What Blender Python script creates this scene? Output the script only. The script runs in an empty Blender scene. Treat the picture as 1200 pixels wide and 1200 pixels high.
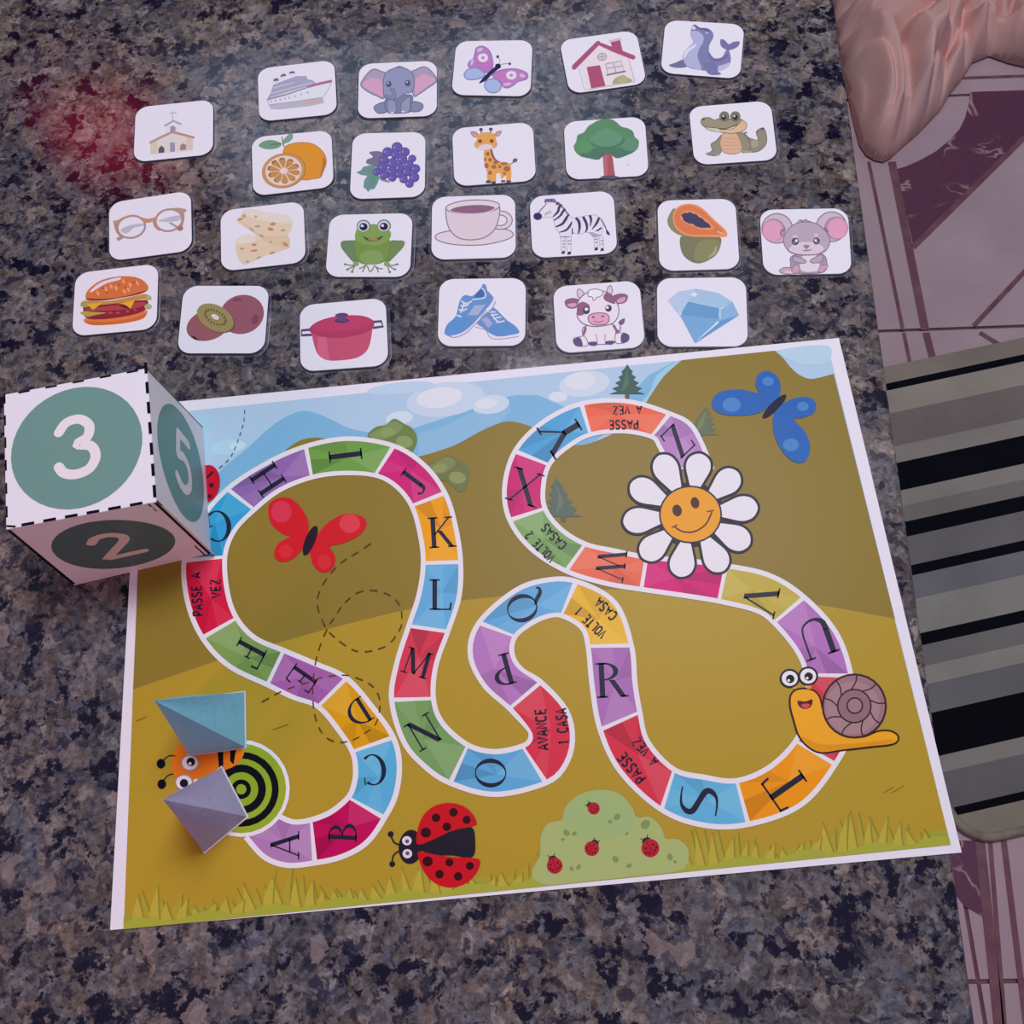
import bpy, bmesh, math, random
from mathutils import Vector, Matrix, noise
from mathutils.geometry import tessellate_polygon
random.seed(7)
scene = bpy.context.scene
COL = scene.collection

# ------------------------------------------------------------------ camera
# metres; table top is z = 0, the board's lower left corner is the origin
CAM_POS = Vector((0.22083777, 0.00124376, 0.51669971))
CAM_ROT = Matrix(((0.99545169, 0.09492141, 0.00811547),
                  (-0.08570592, 0.92948169, -0.35877331),
                  (-0.04159845, 0.35644596, 0.93338944)))
FOCAL = 1150.0
cam_data = bpy.data.cameras.new('camera')
cam_data.sensor_width = 36.0
cam_data.lens = 36.0 * FOCAL / 1200.0
cam_data.clip_start = 0.01
cam = bpy.data.objects.new('camera', cam_data)
COL.objects.link(cam)
cam.matrix_world = Matrix.Translation(CAM_POS) @ CAM_ROT.to_4x4()
scene.camera = cam

# ------------------------------------------------------------------ light
world = bpy.data.worlds.new('world')
scene.world = world
world.use_nodes = True
bg = world.node_tree.nodes['Background']
bg.inputs['Color'].default_value = (0.64, 0.60, 0.86, 1)
bg.inputs['Strength'].default_value = 0.30

def area_light(name, loc, target, sx, sy, power, color):
    d = bpy.data.lights.new(name, 'AREA')
    d.shape = 'RECTANGLE'; d.size = sx; d.size_y = sy
    d.energy = power; d.color = color
    o = bpy.data.objects.new(name, d); COL.objects.link(o)
    o.location = loc
    o.rotation_euler = (Vector(target) - Vector(loc)).to_track_quat('-Z', 'Y').to_euler()
    return o
area_light('skylight_daylight', (0.58, 0.92, 2.05), (0.3, 0.3, 0), 0.95, 0.62, 37.5, (0.87, 0.86, 1.0))
area_light('window_daylight', (0.05, 1.915, 1.62), (0.05, 0.0, 1.3), 1.1, 0.62, 3.2, (0.60, 0.76, 1.0))  # unseen light added for the bluish sheen on the granite
area_light('curtain_daylight', (-0.74, 1.915, 1.43), (-0.74, 0.0, 1.35), 0.28, 0.26, 1.9, (1.0, 0.9, 0.9))  # added behind the curtain so its red mirrors in the stone
area_light('room_lamp', (-0.62, -0.62, 0.62), (-0.05, 0.05, 0), 0.35, 0.35, 4.0, (1.0, 0.30, 0.34))  # added red fill, stands in for bounced light from the front left

vs = scene.view_settings
vs.view_transform = 'Standard'; vs.look = 'None'
vs.exposure = 0.0; vs.gamma = 1.0; vs.use_curve_mapping = False

# ------------------------------------------------------------------ helpers
def on_plane(u, v, z=0.0):
    d = CAM_ROT @ Vector(((u - 600) / FOCAL, (600 - v) / FOCAL, -1))
    return CAM_POS + d * ((z - CAM_POS.z) / d.z)

def lin(c):
    return c / 12.92 if c <= 0.04045 else ((c + 0.055) / 1.055) ** 2.4
def hexrgb(h):
    h = h.lstrip('#')
    return [lin(int(h[i:i + 2], 16) / 255) for i in (0, 2, 4)]
WHITE = [lin(c / 255) for c in (224, 216, 242)]       # white paper as this light shows it
def albedo(h):
    return [min(0.88, max(0.004, (c - 0.008) / w * 0.80)) for c, w in zip(hexrgb(h), WHITE)]

MATS = {}
def plain(name, rgb, rough=0.5, spec=0.5, coat=0.0):
    if name in MATS: return MATS[name]
    m = bpy.data.materials.new(name); m.use_nodes = True
    b = m.node_tree.nodes['Principled BSDF']
    b.inputs['Base Color'].default_value = (*rgb, 1)
    b.inputs['Roughness'].default_value = rough
    b.inputs['Specular IOR Level'].default_value = spec
    b.inputs['Coat Weight'].default_value = coat
    b.inputs['Coat Roughness'].default_value = 0.12
    MATS[name] = m
    return m
def ink(h):
    return plain('ink_' + h.lstrip('#'), albedo(h), 0.34, 0.09)

def link(o, parent=None):
    COL.objects.link(o)
    if parent is not None: o.parent = parent
    return o
def mesh_obj(name, verts, faces, mats, parent=None, mi=None, smooth=False):
    me = bpy.data.meshes.new(name)
    me.from_pydata([tuple(v) for v in verts], [], faces)
    for m in (mats if isinstance(mats, (list, tuple)) else [mats]): me.materials.append(m)
    if mi:
        me.polygons.foreach_set('material_index', mi)
    if smooth:
        me.polygons.foreach_set('use_smooth', [True] * len(me.polygons))
    me.update()
    return link(bpy.data.objects.new(name, me), parent)
def thing(name, label, cat, loc, group=None):
    o = bpy.data.objects.new(name, None); o.empty_display_size = 0.02
    COL.objects.link(o); o.location = loc
    o['label'] = label; o['category'] = cat
    if group: o['group'] = group
    return o
def prism(pts, z0, z1):
    """closed slab from a plan outline (x, y)"""
    n = len(pts)
    if sum(pts[i][0] * pts[(i + 1) % n][1] - pts[(i + 1) % n][0] * pts[i][1] for i in range(n)) < 0:
        pts = pts[::-1]
    v = [(p[0], p[1], z1) for p in pts] + [(p[0], p[1], z0) for p in pts]
    tri = tessellate_polygon([[Vector((p[0], p[1], 0)) for p in pts]])
    f = []
    for a, b, c in tri:
        ax, bx, cx = pts[a], pts[b], pts[c]
        if (bx[0]-ax[0])*(cx[1]-ax[1]) - (bx[1]-ax[1])*(cx[0]-ax[0]) < 0: b, c = c, b
        f.append((a, b, c)); f.append((a + n, c + n, b + n))
    for i in range(n):
        j = (i + 1) % n
        f.append((i, i + n, j + n, j))
    return v, f

def catmull(pts, closed=True, n=6):
    out = []; m = len(pts)
    rng = range(m) if closed else range(m - 1)
    for i in rng:
        p1, p2 = pts[i], pts[(i + 1) % m]
        p0 = pts[(i - 1) % m] if closed or i > 0 else p1
        p3 = pts[(i + 2) % m] if closed or i + 2 < m else p2
        for k in range(n):
            t = k / n
            out.append(tuple(0.5 * (2 * b + (c - a) * t + (2 * a - 5 * b + 4 * c - d) * t * t + (3 * b - a - 3 * c + d) * t ** 3)
                             for a, b, c, d in zip(p0, p1, p2, p3)))
    if not closed: out.append(tuple(pts[-1]))
    return out
def ellipse(cx, cy, rx, ry, rot=0, n=28, a0=0, a1=360):
    c, s = math.cos(math.radians(rot)), math.sin(math.radians(rot))
    out = []
    full = (a1 - a0) >= 360
    for k in range(n if full else n + 1):
        a = math.radians(a0 + (a1 - a0) * k / n)
        x, y = rx * math.cos(a), ry * math.sin(a)
        out.append((cx + x * c - y * s, cy + x * s + y * c))
    return out
def stroke(pts, w, closed=False):
    """quads of a ribbon; w is one width or a list"""
    m = len(pts); ws = w if isinstance(w, (list, tuple)) else [w] * m
    L = []; R = []
    for i in range(m):
        a = pts[(i - 1) % m] if closed or i > 0 else pts[i]
        b = pts[(i + 1) % m] if closed or i < m - 1 else pts[i]
        dx, dy = b[0] - a[0], b[1] - a[1]
        q = math.hypot(dx, dy) or 1
        nx, ny = -dy / q, dx / q
        h = ws[i] / 2
        L.append((pts[i][0] + nx * h, pts[i][1] + ny * h)); R.append((pts[i][0] - nx * h, pts[i][1] - ny * h))
    return [[L[i], L[(i + 1) % m], R[(i + 1) % m], R[i]] for i in range(m if closed else m - 1)]

DZ = 5e-6           # thickness of one layer of ink
class Layers:
    def __init__(self, z): self.z = z
class Art:
    """flat printing: shapes drawn one over the other on a real surface"""
    def __init__(self, layers, ox=0, oy=0, k=1.0, mapper=None, base=Vector((0, 0, 0))):
        self.l = layers; self.ox = ox; self.oy = oy; self.k = k; self.base = base
        self.mapper = mapper; self.v = []; self.f = []; self.mi = []; self.mats = []
    def pt(self, p):
        if self.mapper: return self.mapper(p[0], p[1], self.l.z)
        q = on_plane(p[0] * self.k + self.ox, p[1] * self.k + self.oy, self.l.z0)
        return Vector((q.x, q.y, self.l.z)) - self.base
    def _add(self, polys, col, step=0.0):
        m = ink(col)
        if m not in self.mats: self.mats.append(m)
        mi = self.mats.index(m)
        for p in polys:
            self.l.z += step
            w = [self.pt(q) for q in p]; b = len(self.v); self.v += w
            if len(p) <= 4 and not isinstance(p, tuple):
                tris = [(0, 1, 2)] if len(p) == 3 else [(0, 1, 2), (0, 2, 3)]
                tris = tris if len(p) == 3 else self._quad(p)
            else:
                tris = tessellate_polygon([[Vector((q[0], q[1], 0)) for q in p]])
            for a, c, d in tris:
                n = (w[c] - w[a]).cross(w[d] - w[a])
                up = self.up if self.mapper else Vector((0, 0, 1))
                if n.dot(up) < 0: c, d = d, c
                self.f.append((b + a, b + c, b + d)); self.mi.append(mi)
        self.l.z += DZ
    def _quad(self, p):
        return tessellate_polygon([[Vector((q[0], q[1], 0)) for q in p]])
    up = Vector((0, 0, 1))
    def P(self, pts, col): self._add([list(pts)], col); return self
    def S(self, pts, col, n=6): self._add([catmull(pts, True, n)], col); return self
    def SO(self, pts, col, oc, w):                       # smooth shape with an outline
        c = catmull(pts, True, 6)
        self._add([c], col); self._add(stroke(c, w, True), oc); return self
    def E(self, cx, cy, rx, ry, col, rot=0): self._add([ellipse(cx, cy, rx, ry, rot)], col); return self
    def EO(self, cx, cy, rx, ry, col, oc, w, rot=0):
        c = ellipse(cx, cy, rx, ry, rot)
        self._add([c], col); self._add(stroke(c, w, True), oc); return self
    def L(self, pts, w, col, smooth=True, closed=False):
        if smooth and len(pts) > 2:
            if isinstance(w, (list, tuple)):
                q = catmull([(p[0], p[1], ww) for p, ww in zip(pts, w)], closed, 6)
                pts = [(a, b) for a, b, c in q]; w = [c for a, b, c in q]
            else: pts = catmull(pts, closed, 6)
        self._add(stroke(pts, w, closed), col); return self
    def LL(self, lines, w, col, smooth=True):            # many lines in one layer
        for p in lines:
            self._add(stroke(catmull(p, False, 6) if smooth and len(p) > 2 else p, w), col); self.l.z += 1e-6 - DZ
        self.l.z += DZ; return self
    def PP(self, polys, col): self._add([list(p) for p in polys], col, 1e-6); return self
    def EE(self, els, col): self._add([ellipse(*e) for e in els], col, 1e-6); return self
    def dash(self, pts, w, col, on, off):
        c = catmull(pts, False, 10); q = []; cur = [c[0]]; acc = 0; draw = True
        for a, b in zip(c, c[1:]):
            s = math.hypot(b[0] - a[0], b[1] - a[1]); acc += s
            if draw: cur.append(b)
            if acc >= (on if draw else off):
                if draw and len(cur) > 1: q += stroke(cur, w)
                draw = not draw; acc = 0; cur = [b]
        self._add(q, col); return self
    def build(self, name, parent):
        return mesh_obj(name, self.v, self.f, self.mats, parent, self.mi)

def new_layers(z):
    l = Layers(z); l.z0 = z
    return l

# ------------------------------------------------------------------ node materials
def nodes_of(m):
    m.use_nodes = True
    return m.node_tree.nodes, m.node_tree.links
def ramp(nt, stops, interp='LINEAR'):
    r = nt.nodes.new('ShaderNodeValToRGB'); r.color_ramp.interpolation = interp
    e = r.color_ramp.elements
    while len(e) < len(stops): e.new(0.5)
    for i, (p, c) in enumerate(stops):
        e[i].position = p; e[i].color = (*c, 1) if len(c) == 3 else c
    return r
def mix(nt, fac, a, b):
    x = nt.nodes.new('ShaderNodeMix'); x.data_type = 'RGBA'
    for s, val in ((x.inputs['Factor'], fac), (x.inputs[6], a), (x.inputs[7], b)):
        if hasattr(val, 'is_linked'): nt.links.new(val, s)
        else: s.default_value = val if not isinstance(val, (tuple, list)) else (*val, 1)[:4]
    return x.outputs[2]

def granite():
    m = bpy.data.materials.new('polished_granite'); N, K = nodes_of(m); nt = m.node_tree
    b = N['Principled BSDF']
    tc = N.new('ShaderNodeTexCoord')
    def tex(kind, scale, **kw):
        t = N.new(kind); t.inputs['Scale'].default_value = scale
        for k, v in kw.items(): t.inputs[k].default_value = v
        return t
    wob = tex('ShaderNodeTexNoise', 90, Detail=3.0)
    K.new(tc.outputs['Object'], wob.inputs['Vector'])
    sub = N.new('ShaderNodeVectorMath'); sub.operation = 'SUBTRACT'
    K.new(wob.outputs['Color'], sub.inputs[0]); sub.inputs[1].default_value = (0.5, 0.5, 0.5)
    sc = N.new('ShaderNodeVectorMath'); sc.operation = 'SCALE'; sc.inputs['Scale'].default_value = 0.012
    K.new(sub.outputs[0], sc.inputs[0])
    add = N.new('ShaderNodeVectorMath'); K.new(tc.outputs['Object'], add.inputs[0]); K.new(sc.outputs[0], add.inputs[1])
    vec = add.outputs[0]
    # crystals: each cell its own grey, tan or blue-grey
    v1 = tex('ShaderNodeTexVoronoi', 120); K.new(vec, v1.inputs['Vector'])
    sep = N.new('ShaderNodeSeparateColor'); K.new(v1.outputs['Color'], sep.inputs[0])
    A = albedo
    c1 = ramp(nt, [(0.0, A('3b3842')), (0.2, A('60534f')), (0.4, A('525260')), (0.58, A('7a6a66')), (0.76, A('5e6070')), (0.9, A('887872')), (1.0, A('968c90'))])
    K.new(sep.outputs[0], c1.inputs[0])
    v2 = tex('ShaderNodeTexVoronoi', 270); K.new(vec, v2.inputs['Vector'])
    sep2 = N.new('ShaderNodeSeparateColor'); K.new(v2.outputs['Color'], sep2.inputs[0])
    c2 = ramp(nt, [(0.0, A('34323e')), (0.3, A('5c5456')), (0.6, A('69616a')), (0.85, A('5a5e70')), (1.0, A('867c82'))])
    K.new(sep2.outputs[1], c2.inputs[0])
    col = mix(nt, 0.5, c1.outputs[0], c2.outputs[0])
    nf = tex('ShaderNodeTexNoise', 330, Detail=4.0, Roughness=0.65); K.new(tc.outputs['Object'], nf.inputs['Vector'])
    rf_ = ramp(nt, [(0.30, (0.45,) * 3), (0.52, (1.0,) * 3), (0.72, (1.6,) * 3)]); K.new(nf.outputs[0], rf_.inputs[0])
    mf = N.new('ShaderNodeMix'); mf.data_type = 'RGBA'; mf.blend_type = 'MULTIPLY'; mf.inputs['Factor'].default_value = 1
    K.new(col, mf.inputs[6]); K.new(rf_.outputs[0], mf.inputs[7]); col = mf.outputs[2]
    # large cloudy drift of tan and blue-grey
    n3 = tex('ShaderNodeTexNoise', 14, Detail=2.0); K.new(tc.outputs['Object'], n3.inputs['Vector'])
    r3 = ramp(nt, [(0.35, (0.80, 0.82, 0.92)), (0.65, (1.06, 0.98, 0.95))]); K.new(n3.outputs[0], r3.inputs[0])
    mul = N.new('ShaderNodeMix'); mul.data_type = 'RGBA'; mul.blend_type = 'MULTIPLY'; mul.inputs['Factor'].default_value = 1
    K.new(col, mul.inputs[6]); K.new(r3.outputs[0], mul.inputs[7]); col = mul.outputs[2]
    # black mica in ragged clusters
    n1 = tex('ShaderNodeTexNoise', 78, Detail=6.0, Roughness=0.66); K.new(tc.outputs['Object'], n1.inputs['Vector'])
    r1 = ramp(nt, [(0.545, (0, 0, 0)), (0.585, (1, 1, 1))]); K.new(n1.outputs[0], r1.inputs[0])
    col = mix(nt, r1.outputs[0], col, A('1d1c2c'))
    n4 = tex('ShaderNodeTexNoise', 170, Detail=3.0, Roughness=0.6); K.new(vec, n4.inputs['Vector'])
    r4 = ramp(nt, [(0.55, (0, 0, 0)), (0.61, (1, 1, 1))]); K.new(n4.outputs[0], r4.inputs[0])
    m4 = N.new('ShaderNodeMath'); m4.operation = 'MULTIPLY'; m4.inputs[1].default_value = 0.8; K.new(r4.outputs[0], m4.inputs[0])
    col = mix(nt, m4.outputs[0], col, A('27263a'))
    # a few pale and pink crystals
    v3 = tex('ShaderNodeTexVoronoi', 100); K.new(vec, v3.inputs['Vector'])
    s3 = N.new('ShaderNodeSeparateColor'); K.new(v3.outputs['Color'], s3.inputs[0])
    r5 = ramp(nt, [(0.972, (0, 0, 0)), (0.98, (1, 1, 1))]); K.new(s3.outputs[2], r5.inputs[0])
    m5 = N.new('ShaderNodeMath'); m5.operation = 'MULTIPLY'; m5.inputs[1].default_value = 0.40; K.new(r5.outputs[0], m5.inputs[0])
    col = mix(nt, m5.outputs[0], col, A('9a868c'))
    K.new(col, b.inputs['Base Color'])
    b.inputs['Roughness'].default_value = 0.10
    b.inputs['Specular IOR Level'].default_value = 0.5
    return m

def noisy(name, h1, h2, scale, rough=0.6, bump=0.0, bump_scale=400, spec=0.4):
    m = bpy.data.materials.new(name); N, K = nodes_of(m); nt = m.node_tree
    b = N['Principled BSDF']; tc = N.new('ShaderNodeTexCoord')
    t = N.new('ShaderNodeTexNoise'); t.inputs['Scale'].default_value = scale; t.inputs['Detail'].default_value = 5
    K.new(tc.outputs['Object'], t.inputs['Vector'])
    r = ramp(nt, [(0.35, albedo(h1)), (0.65, albedo(h2))]); K.new(t.outputs[0], r.inputs[0])
    K.new(r.outputs[0], b.inputs['Base Color'])
    b.inputs['Roughness'].default_value = rough; b.inputs['Specular IOR Level'].default_value = spec
    if bump:
        t2 = N.new('ShaderNodeTexNoise'); t2.inputs['Scale'].default_value = bump_scale; t2.inputs['Detail'].default_value = 3
        K.new(tc.outputs['Object'], t2.inputs['Vector'])
        bp = N.new('ShaderNodeBump'); bp.inputs['Strength'].default_value = bump; bp.inputs['Distance'].default_value = 0.002
        K.new(t2.outputs[0], bp.inputs['Height']); K.new(bp.outputs[0], b.inputs['Normal'])
    return m

def clear_film():
    m = bpy.data.materials.new('clear_film'); N, K = nodes_of(m)
    b = N['Principled BSDF']
    b.inputs['Base Color'].default_value = (0.75, 0.75, 0.85, 1)
    b.inputs['Roughness'].default_value = 0.15
    b.inputs['Alpha'].default_value = 0.07
    return m
FILM = clear_film()
def film_rim_glint():
    m = bpy.data.materials.new('film_rim'); N, K = nodes_of(m)
    b = N['Principled BSDF']
    b.inputs['Base Color'].default_value = (0.8, 0.8, 0.86, 1)
    b.inputs['Roughness'].default_value = 0.2
    tc = N.new('ShaderNodeTexCoord'); t = N.new('ShaderNodeTexNoise'); t.inputs['Scale'].default_value = 45
    K.new(tc.outputs['Object'], t.inputs['Vector'])
    r = ramp(m.node_tree, [(0.50, (0.03,) * 3), (0.60, (0.65,) * 3)]); K.new(t.outputs[0], r.inputs[0])  # broken pale line paints bright glints along the film edge
    K.new(r.outputs[0], b.inputs['Alpha'])
    return m
RIM = film_rim_glint()
PAPER = plain('white_paper', (0.80, 0.80, 0.80), 0.42, 0.2)
CUT_LINE_SHADE = plain('printed_cut_line', albedo('2a2838'), 0.4, 0.4)  # printed outline and painted shadow round each card in one colour

# ------------------------------------------------------------------ table
def table_edge_x(y, side):
    return (0.4157 + 0.0995 * y) if side > 0 else (-0.2350 + 0.0995 * y)
tb = thing('granite_table', 'speckled grey and black polished granite table top under the game', 'table', (0.15, 0.25, -0.75))
GR = granite()
ys = (-0.22, 0.86)
outline = [(table_edge_x(ys[0], -1), ys[0]), (table_edge_x(ys[0], 1), ys[0])]
# the right edge is very slightly bowed
for k in range(1, 9):
    y = ys[0] + (ys[1] - ys[0]) * k / 8
    outline.append((table_edge_x(y, 1), y))
outline.append((table_edge_x(ys[1], -1), ys[1]))
outline = [(x - 0.15, y - 0.25) for x, y in outline]
v, f = prism(outline, 0.72, 0.75)
top = mesh_obj('table_top', v, f, GR, tb)
bev = top.modifiers.new('edge', 'BEVEL'); bev.width = 0.003; bev.segments = 3; bev.limit_method = 'ANGLE'
DARKWOOD = noisy('dark_stone_base', '3a3238', '4a4048', 12)
v, f = prism([(x * 0.72, y * 0.72) for x, y in outline], 0.0, 0.72)
mesh_obj('table_base', v, f, DARKWOOD, tb)

# ------------------------------------------------------------------ floor
FZ = -0.75
def fl(u, v): 
    p = on_plane(u, v, FZ); return (p.x, p.y)
TILE = noisy('pink_ceramic', 'aa8ea2', 'b69cb0', 6, 0.25, spec=0.5)
LINE = noisy('brown_line_glaze', '6e4858', '7c5866', 40, 0.3)
def burgundy():
    m = bpy.data.materials.new('burgundy_marble'); N, K = nodes_of(m); nt = m.node_tree
    b = N['Principled BSDF']; tc = N.new('ShaderNodeTexCoord')
    n = N.new('ShaderNodeTexNoise'); n.inputs['Scale'].default_value = 9; n.inputs['Detail'].default_value = 6; n.inputs['Distortion'].default_value = 1.6
    K.new(tc.outputs['Object'], n.inputs['Vector'])
    r = ramp(nt, [(0.475, (0, 0, 0)), (0.5, (1, 1, 1)), (0.525, (0, 0, 0))]); K.new(n.outputs[0], r.inputs[0])
    n2 = N.new('ShaderNodeTexNoise'); n2.inputs['Scale'].default_value = 12; K.new(tc.outputs['Object'], n2.inputs['Vector'])
    r2 = ramp(nt, [(0.5, (0, 0, 0)), (0.62, (0.8,) * 3)]); K.new(n2.outputs[0], r2.inputs[0])
    mm = N.new('ShaderNodeMath'); mm.operation = 'MULTIPLY'; K.new(r.outputs[0], mm.inputs[0]); K.new(r2.outputs[0], mm.inputs[1])
    c = mix(nt, mm.outputs[0], albedo('643e58'), albedo('c0a0b0'))
    K.new(c, b.inputs['Base Color']); b.inputs['Roughness'].default_value = 0.25
    return m
BURG = burgundy()
v, f = prism([(-1.5, -1.6), (3.2, -1.6), (3.2, 2.6), (-1.5, 2.6)], FZ - 0.05, FZ - 0.004)
floor = mesh_obj('floor', v, f, LINE); floor['kind'] = 'structure'
# tiles: grid that passes through the grout lines seen beside the table
g0 = Vector((*fl(1034, 388), 0)); g1 = Vector((*fl(1200, 382), 0))
gx = (g1 - g0).normalized(); gy = Vector((-gx.y, gx.x, 0))
TS = 0.43
tile_mesh = None
for i in range(-4, 6):
    for j in range(-5, 5):
        o = g0 + gx * (i * TS - 0.02) + gy * (j * TS)
        if tile_mesh is None:
            q = [gx * a + gy * b for a, b in ((0.0025, 0.0025), (TS - 0.0025, 0.0025), (TS - 0.0025, TS - 0.0025), (0.0025, TS - 0.0025))]
            v, f = prism([(p.x, p.y) for p in q], -0.010, 0.0)
            t = mesh_obj('floor_tile', v, f, TILE, floor); tile_mesh = t.data
        else:
            t = link(bpy.data.objects.new('floor_tile', tile_mesh), floor)
        t.location = (o.x, o.y, FZ)
def inlay(name, pts, mat, dz=0.0006):
    v, f = prism(pts, FZ - 0.001, FZ + dz)
    return mesh_obj(name, v, f, mat, floor)
def fline(a, b, w0, w1=None):
    w1 = w1 or w0
    p, q = Vector(fl(*a)), Vector(fl(*b)); d = (q - p).normalized(); n = Vector((-d.y, d.x))
    k = 0.0017
    inlay('tile_line', [p + n * w0 * k / 2, q + n * w1 * k / 2, q - n * w1 * k / 2, p - n * w0 * k / 2], LINE, 0.0010)
inlay('tile_inlay', [fl(*p) for p in [(1071, 292), (1063, 255), (1055, 222), (1049, 199), (1062, 195), (1078, 188), (1096, 178), (1112, 165),
      (1124, 152), (1131, 138), (1135, 122), (1136, 108), (1260, 104), (1165, 196)]], BURG)
for a, b, w in [((1018, 190), (1058, 387), 3), ((1045, 190), (1084, 387), 7), ((1070, 290), (1225, 137), 5),
                ((1141, 382), (1215, 303), 4), ((1120, 92), (1240, 88), 3), ((1148, 390), (1190, 416), 4),
                ((1059, 390), (1066, 425), 3), ((1085, 390), (1094, 425), 6),
                ((1148, 985), (1172, 1215), 7), ((1160, 985), (1178, 1215), 3), ((1176, 985), (1204, 1215), 4)]:
    fline(a, b, w)
inlay('tile_inlay', [fl(*p) for p in [(1110, 985), (1150, 985), (1158, 1078), (1130, 1062), (1105, 1030)]], BURG)

# ------------------------------------------------------------------ room shell behind the table
WALL = noisy('mauve_wall_paint', '6a6470', '746c78', 3, 0.8)
def box(name, x0, x1, y0, y1, z0, z1, mat, parent=None):
    v, f = prism([(x0, y0), (x1, y0), (x1, y1), (x0, y1)], z0, z1)
    return mesh_obj(name, v, f, mat, parent)
wb = mesh_obj('wall_back', *prism([(-1.5, 1.98), (3.2, 1.98), (3.2, 2.08), (-1.5, 2.08)], FZ, 2.3), WALL); wb['kind'] = 'structure'
wl = mesh_obj('wall_left', *prism([(-1.5, -1.6), (-1.4, -1.6), (-1.4, 1.98), (-1.5, 1.98)], FZ, 2.3), WALL); wl['kind'] = 'structure'
FRAME = plain('white_window_paint', (0.7, 0.7, 0.72), 0.5)
win = box('window_1', -0.93, 0.83, 1.965, 1.98, 1.24, 1.97, plain('window_glass', (0.5, 0.6, 0.75), 0.1)); win['kind'] = 'structure'  # unseen window, added with the blue light for the stone's reflections
for x0, x1, z0, z1 in ((-0.96, -0.92, 1.22, 1.99), (0.82, 0.86, 1.22, 1.99), (-0.92, 0.82, 1.22, 1.26), (-0.92, 0.82, 1.95, 1.99), (-0.56, -0.53, 1.26, 1.95)):
    box('window_frame', x0, x1, 1.945, 1.975, z0, z1, FRAME, win)
cm = bpy.data.materials.new('red_sheer_fabric'); N, K = nodes_of(cm)
tr_ = N.new('ShaderNodeBsdfTranslucent'); tr_.inputs[0].default_value = (0.62, 0.03, 0.06, 1)
df_ = N.new('ShaderNodeBsdfDiffuse'); df_.inputs[0].default_value = (0.5, 0.03, 0.05, 1)
mx = N.new('ShaderNodeMixShader'); mx.inputs[0].default_value = 0.3
K.new(tr_.outputs[0], mx.inputs[1]); K.new(df_.outputs[0], mx.inputs[2]); K.new(mx.outputs[0], N['Material Output'].inputs['Surface'])
cur = thing('window_curtain', 'short red curtain hanging at the window behind the table', 'curtain', (-0.74, 1.86, 1.16))  # curtain added out of view to give the granite a red reflection
v = []; f = []
for i in range(41):
    x = -0.17 + 0.34 * i / 40; y = 0.014 * math.sin(i * 1.15)
    v += [(x, y, 0.0), (x, y, 0.60)]
    if i: f.append((2 * i - 2, 2 * i, 2 * i + 1, 2 * i - 1))
mesh_obj('curtain_cloth', v, f, cm, cur, smooth=True)
rod = []; rf = []
for i, x in enumerate((-0.22, 1.62)):
    for k in range(8): rod.append((x, 0.009 * math.cos(k * math.pi / 4), 0.605 + 0.009 * math.sin(k * math.pi / 4)))
rf = [(k, (k + 1) % 8, 8 + (k + 1) % 8, 8 + k) for k in range(8)]
mesh_obj('curtain_rod', rod, rf, FRAME, cur, smooth=True)
for x in (-0.2, 1.6):
    box('rod_bracket', x - 0.008, x + 0.008, -0.008, 0.112, 0.595, 0.615, FRAME, cur)
# ------------------------------------------------------------------ rug
rug_rows = [(45, 18, '8b8078'), (100, 40, '14141f'), (115, 58, '9a9089'), (170, 110, '7c7270'), (245, 190, '938a86'),
            (285, 228, '10121e'), (348, 295, '928a86'), (390, 325, '7f7876'), (425, 365, '10121e'), (455, 405, '757072'),
            (525, 470, '10121e'), (548, 495, '77747a'), (605, 548, '938d8b'), (685, 630, '10121e'), (712, 660, '7c7777'),
            (770, 700, '96908c'), (810, 745, '757376'), (870, 820, '0f111c'), (970, 925, '8b8682'), (1008, 965, '6e6c6e'),
            (1095, 1050, '12131c'), (1115, 1070, '8e877c'), (1172, 1150, None)]
pts = []
for a, b, c in rug_rows:
    xl = 155 + (a - 45) * 0.157
    pts.append((Vector(fl(960 + xl * 0.5, 400 + a * 0.5)), Vector(fl(1200, 400 + b * 0.5)), c))
rd = Vector((0, 0))
for p, q, c in pts: rd += (q - p).normalized()
rd.normalize(); rn = Vector((-rd.y, rd.x))
rts = [(p.dot(rn) + q.dot(rn)) / 2 for p, q, c in pts]
s0 = Vector(fl(1112, 955)).dot(rd); s1 = s0 + 0.95
org = rd * s0 + rn * rts[-1]
rug = thing('striped_rug', 'striped woven floor rug in beige, grey and black beside the table', 'rug', (org.x, org.y, FZ))
def weave(name, h):
    m = bpy.data.materials.new(name); N, K = nodes_of(m)
    b = N['Principled BSDF']; tc = N.new('ShaderNodeTexCoord')
    n = N.new('ShaderNodeTexNoise'); n.inputs['Scale'].default_value = 9; n.inputs['Detail'].default_value = 4
    K.new(tc.outputs['Object'], n.inputs['Vector'])
    a = albedo(h); r = ramp(m.node_tree, [(0.3, [x * 0.85 for x in a]), (0.7, [x * 1.12 for x in a])])
    K.new(n.outputs[0], r.inputs[0]); K.new(r.outputs[0], b.inputs['Base Color'])
    b.inputs['Roughness'].default_value = 0.95; b.inputs['Specular IOR Level'].default_value = 0.1
    w = N.new('ShaderNodeTexVoronoi'); w.inputs['Scale'].default_value = 260
    K.new(tc.outputs['Object'], w.inputs['Vector'])
    bp = N.new('ShaderNodeBump'); bp.inputs['Strength'].default_value = 0.5; bp.inputs['Distance'].default_value = 0.002
    K.new(w.outputs[0], bp.inputs['Height']); K.new(bp.outputs[0], b.inputs['Normal'])
    return m
weaves = {}
L = s1 - s0; rr = 0.045
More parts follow.
